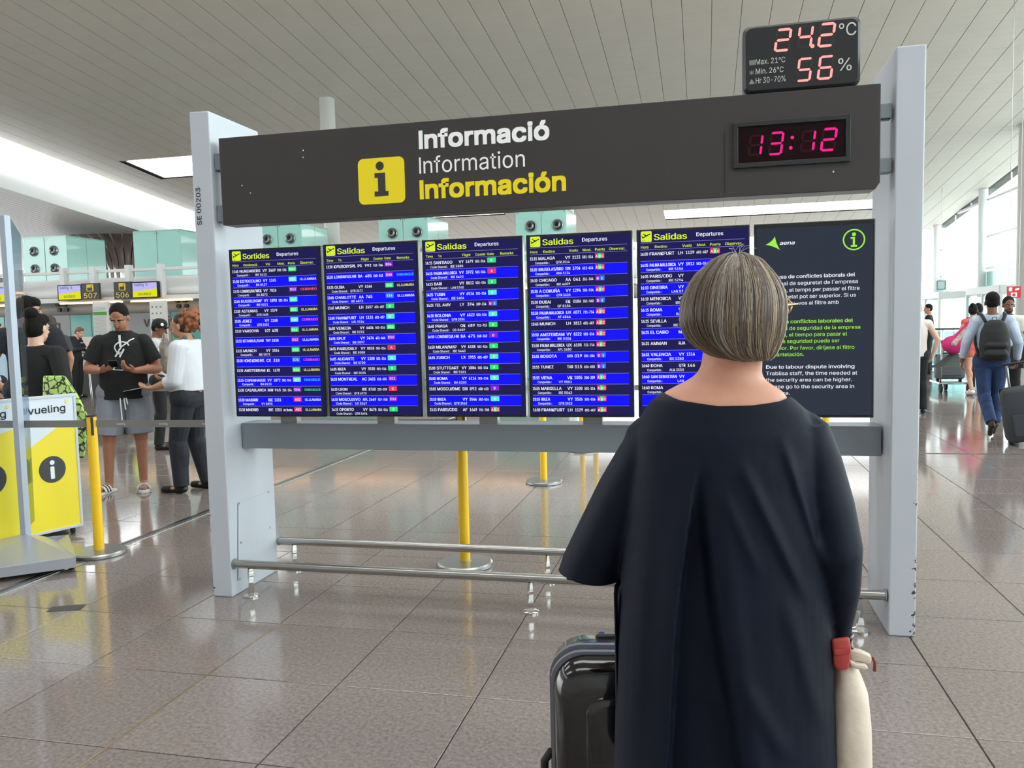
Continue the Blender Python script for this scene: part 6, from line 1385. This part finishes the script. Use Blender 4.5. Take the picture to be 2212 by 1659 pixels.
c = Mx@V((-w_/2-.004, -.03, .3)); MB().tube([c+V((0, 0, -.08)), c+V((-.02, 0, -.05)), c+V((-.02, 0, .05)), c+V((0, 0, .08))], .011, 8).build('side_handle', rubber, t, smooth=True)

# cream cloth bag with a red leather tab
Yb = 1.70; t = thing('cloth_bag', P(1845, 1560, Yb), 'cream canvas bag with a red leather tab held by the woman in navy', 'bag')
R = []; m = MB()
for y, xa, xb, dp in ((1418, 1812, 1846, .02), (1440, 1806, 1852, .03), (1475, 1798, 1868, .045), (1510, 1794, 1882, .055), (1570, 1790, 1888, .065), (1659, 1786, 1890, .07), (1800, 1782, 1892, .072), (1870, 1790, 1886, .066), (1890, 1805, 1870, .05)):
    a, b = P(xa, y, Yb), P(xb, y, Yb); cx_, zc_, rx = (a.x+b.x)/2, (a.z+b.z)/2, (b.x-a.x)/2
    R.append([V((cx_+rx*math.copysign(abs(cos(q_))**.8, cos(q_))*(1+.03*sin(5*q_)), Yb+.03+dp*math.copysign(abs(sin(q_))**.9, sin(q_)), zc_+.004*sin(3*q_))) for q_ in [2*pi*k/32 for k in range(32)]])
m.rings(R); link(blob(m, .006, 3), 'bag_body', M('cream_canvas', (214, 198, 182), .85, noise=.06, nscale=12, bump=.3, bscale=35), t, smooth=True)
for nm_, Q, yo, th in (('cream_strap_end', [(1836, 1404), (1862, 1410), (1884, 1420), (1882, 1437), (1858, 1430), (1838, 1428)], 0, .022), ('cream_strap_fold', [(1836, 1428), (1850, 1436), (1870, 1438), (1878, 1446), (1866, 1450), (1848, 1446), (1836, 1440)], -.012, .02)):
    m = MB(); m.prism([P(x, y, Yb+yo) for x, y in Q], (0, th, 0)); m.build(nm_, M('cream_canvas', (214, 198, 182), .85), t, bevel=.004, smooth=.7)
def slabpx(Q, Y, th): return [P(x, y, Y) for x, y in Q], (0, th, 0)
m = MB(); m.prism(*slabpx([(1797, 1382), (1836, 1378), (1839, 1400), (1838, 1432), (1832, 1449), (1808, 1451), (1800, 1436)], Yb-.035, .012)); m.build('red_leather_tab', M('red_leather', (178, 66, 60), .5, bump=.1), t, bevel=.005, smooth=.8)
m = MB(); m.prism(*slabpx([(1801, 1404), (1838, 1400), (1838, 1412), (1803, 1416)], Yb-.038, .004)); m.build('tab_keeper', M('red_leather', (178, 66, 60), .5, bump=.1), t, bevel=.002)
m = MB(); m.tube([P(1836, 1380, Yb-.02), P(1841, 1372, Yb-.01), P(1838, 1392, Yb-.01), P(1840, 1400, Yb-.02)], .004, 8); m.build('dark_ring', M('dark_steel', (120, 120, 120), .35, 1), t, smooth=True)
m = MB(); m.tube([P(1884, 1420, Yb+.01), P(1890, 1430, Yb+.01), P(1889, 1450, Yb+.01)], .003, 6); m.build('red_cord_end', M('dark_red_cord', (130, 50, 44), .7), t, smooth=True)
print('OBJECTS', len(bpy.data.objects), 'TRIS', sum(len(o.data.polygons) for o in bpy.data.objects if o.type == 'MESH'))
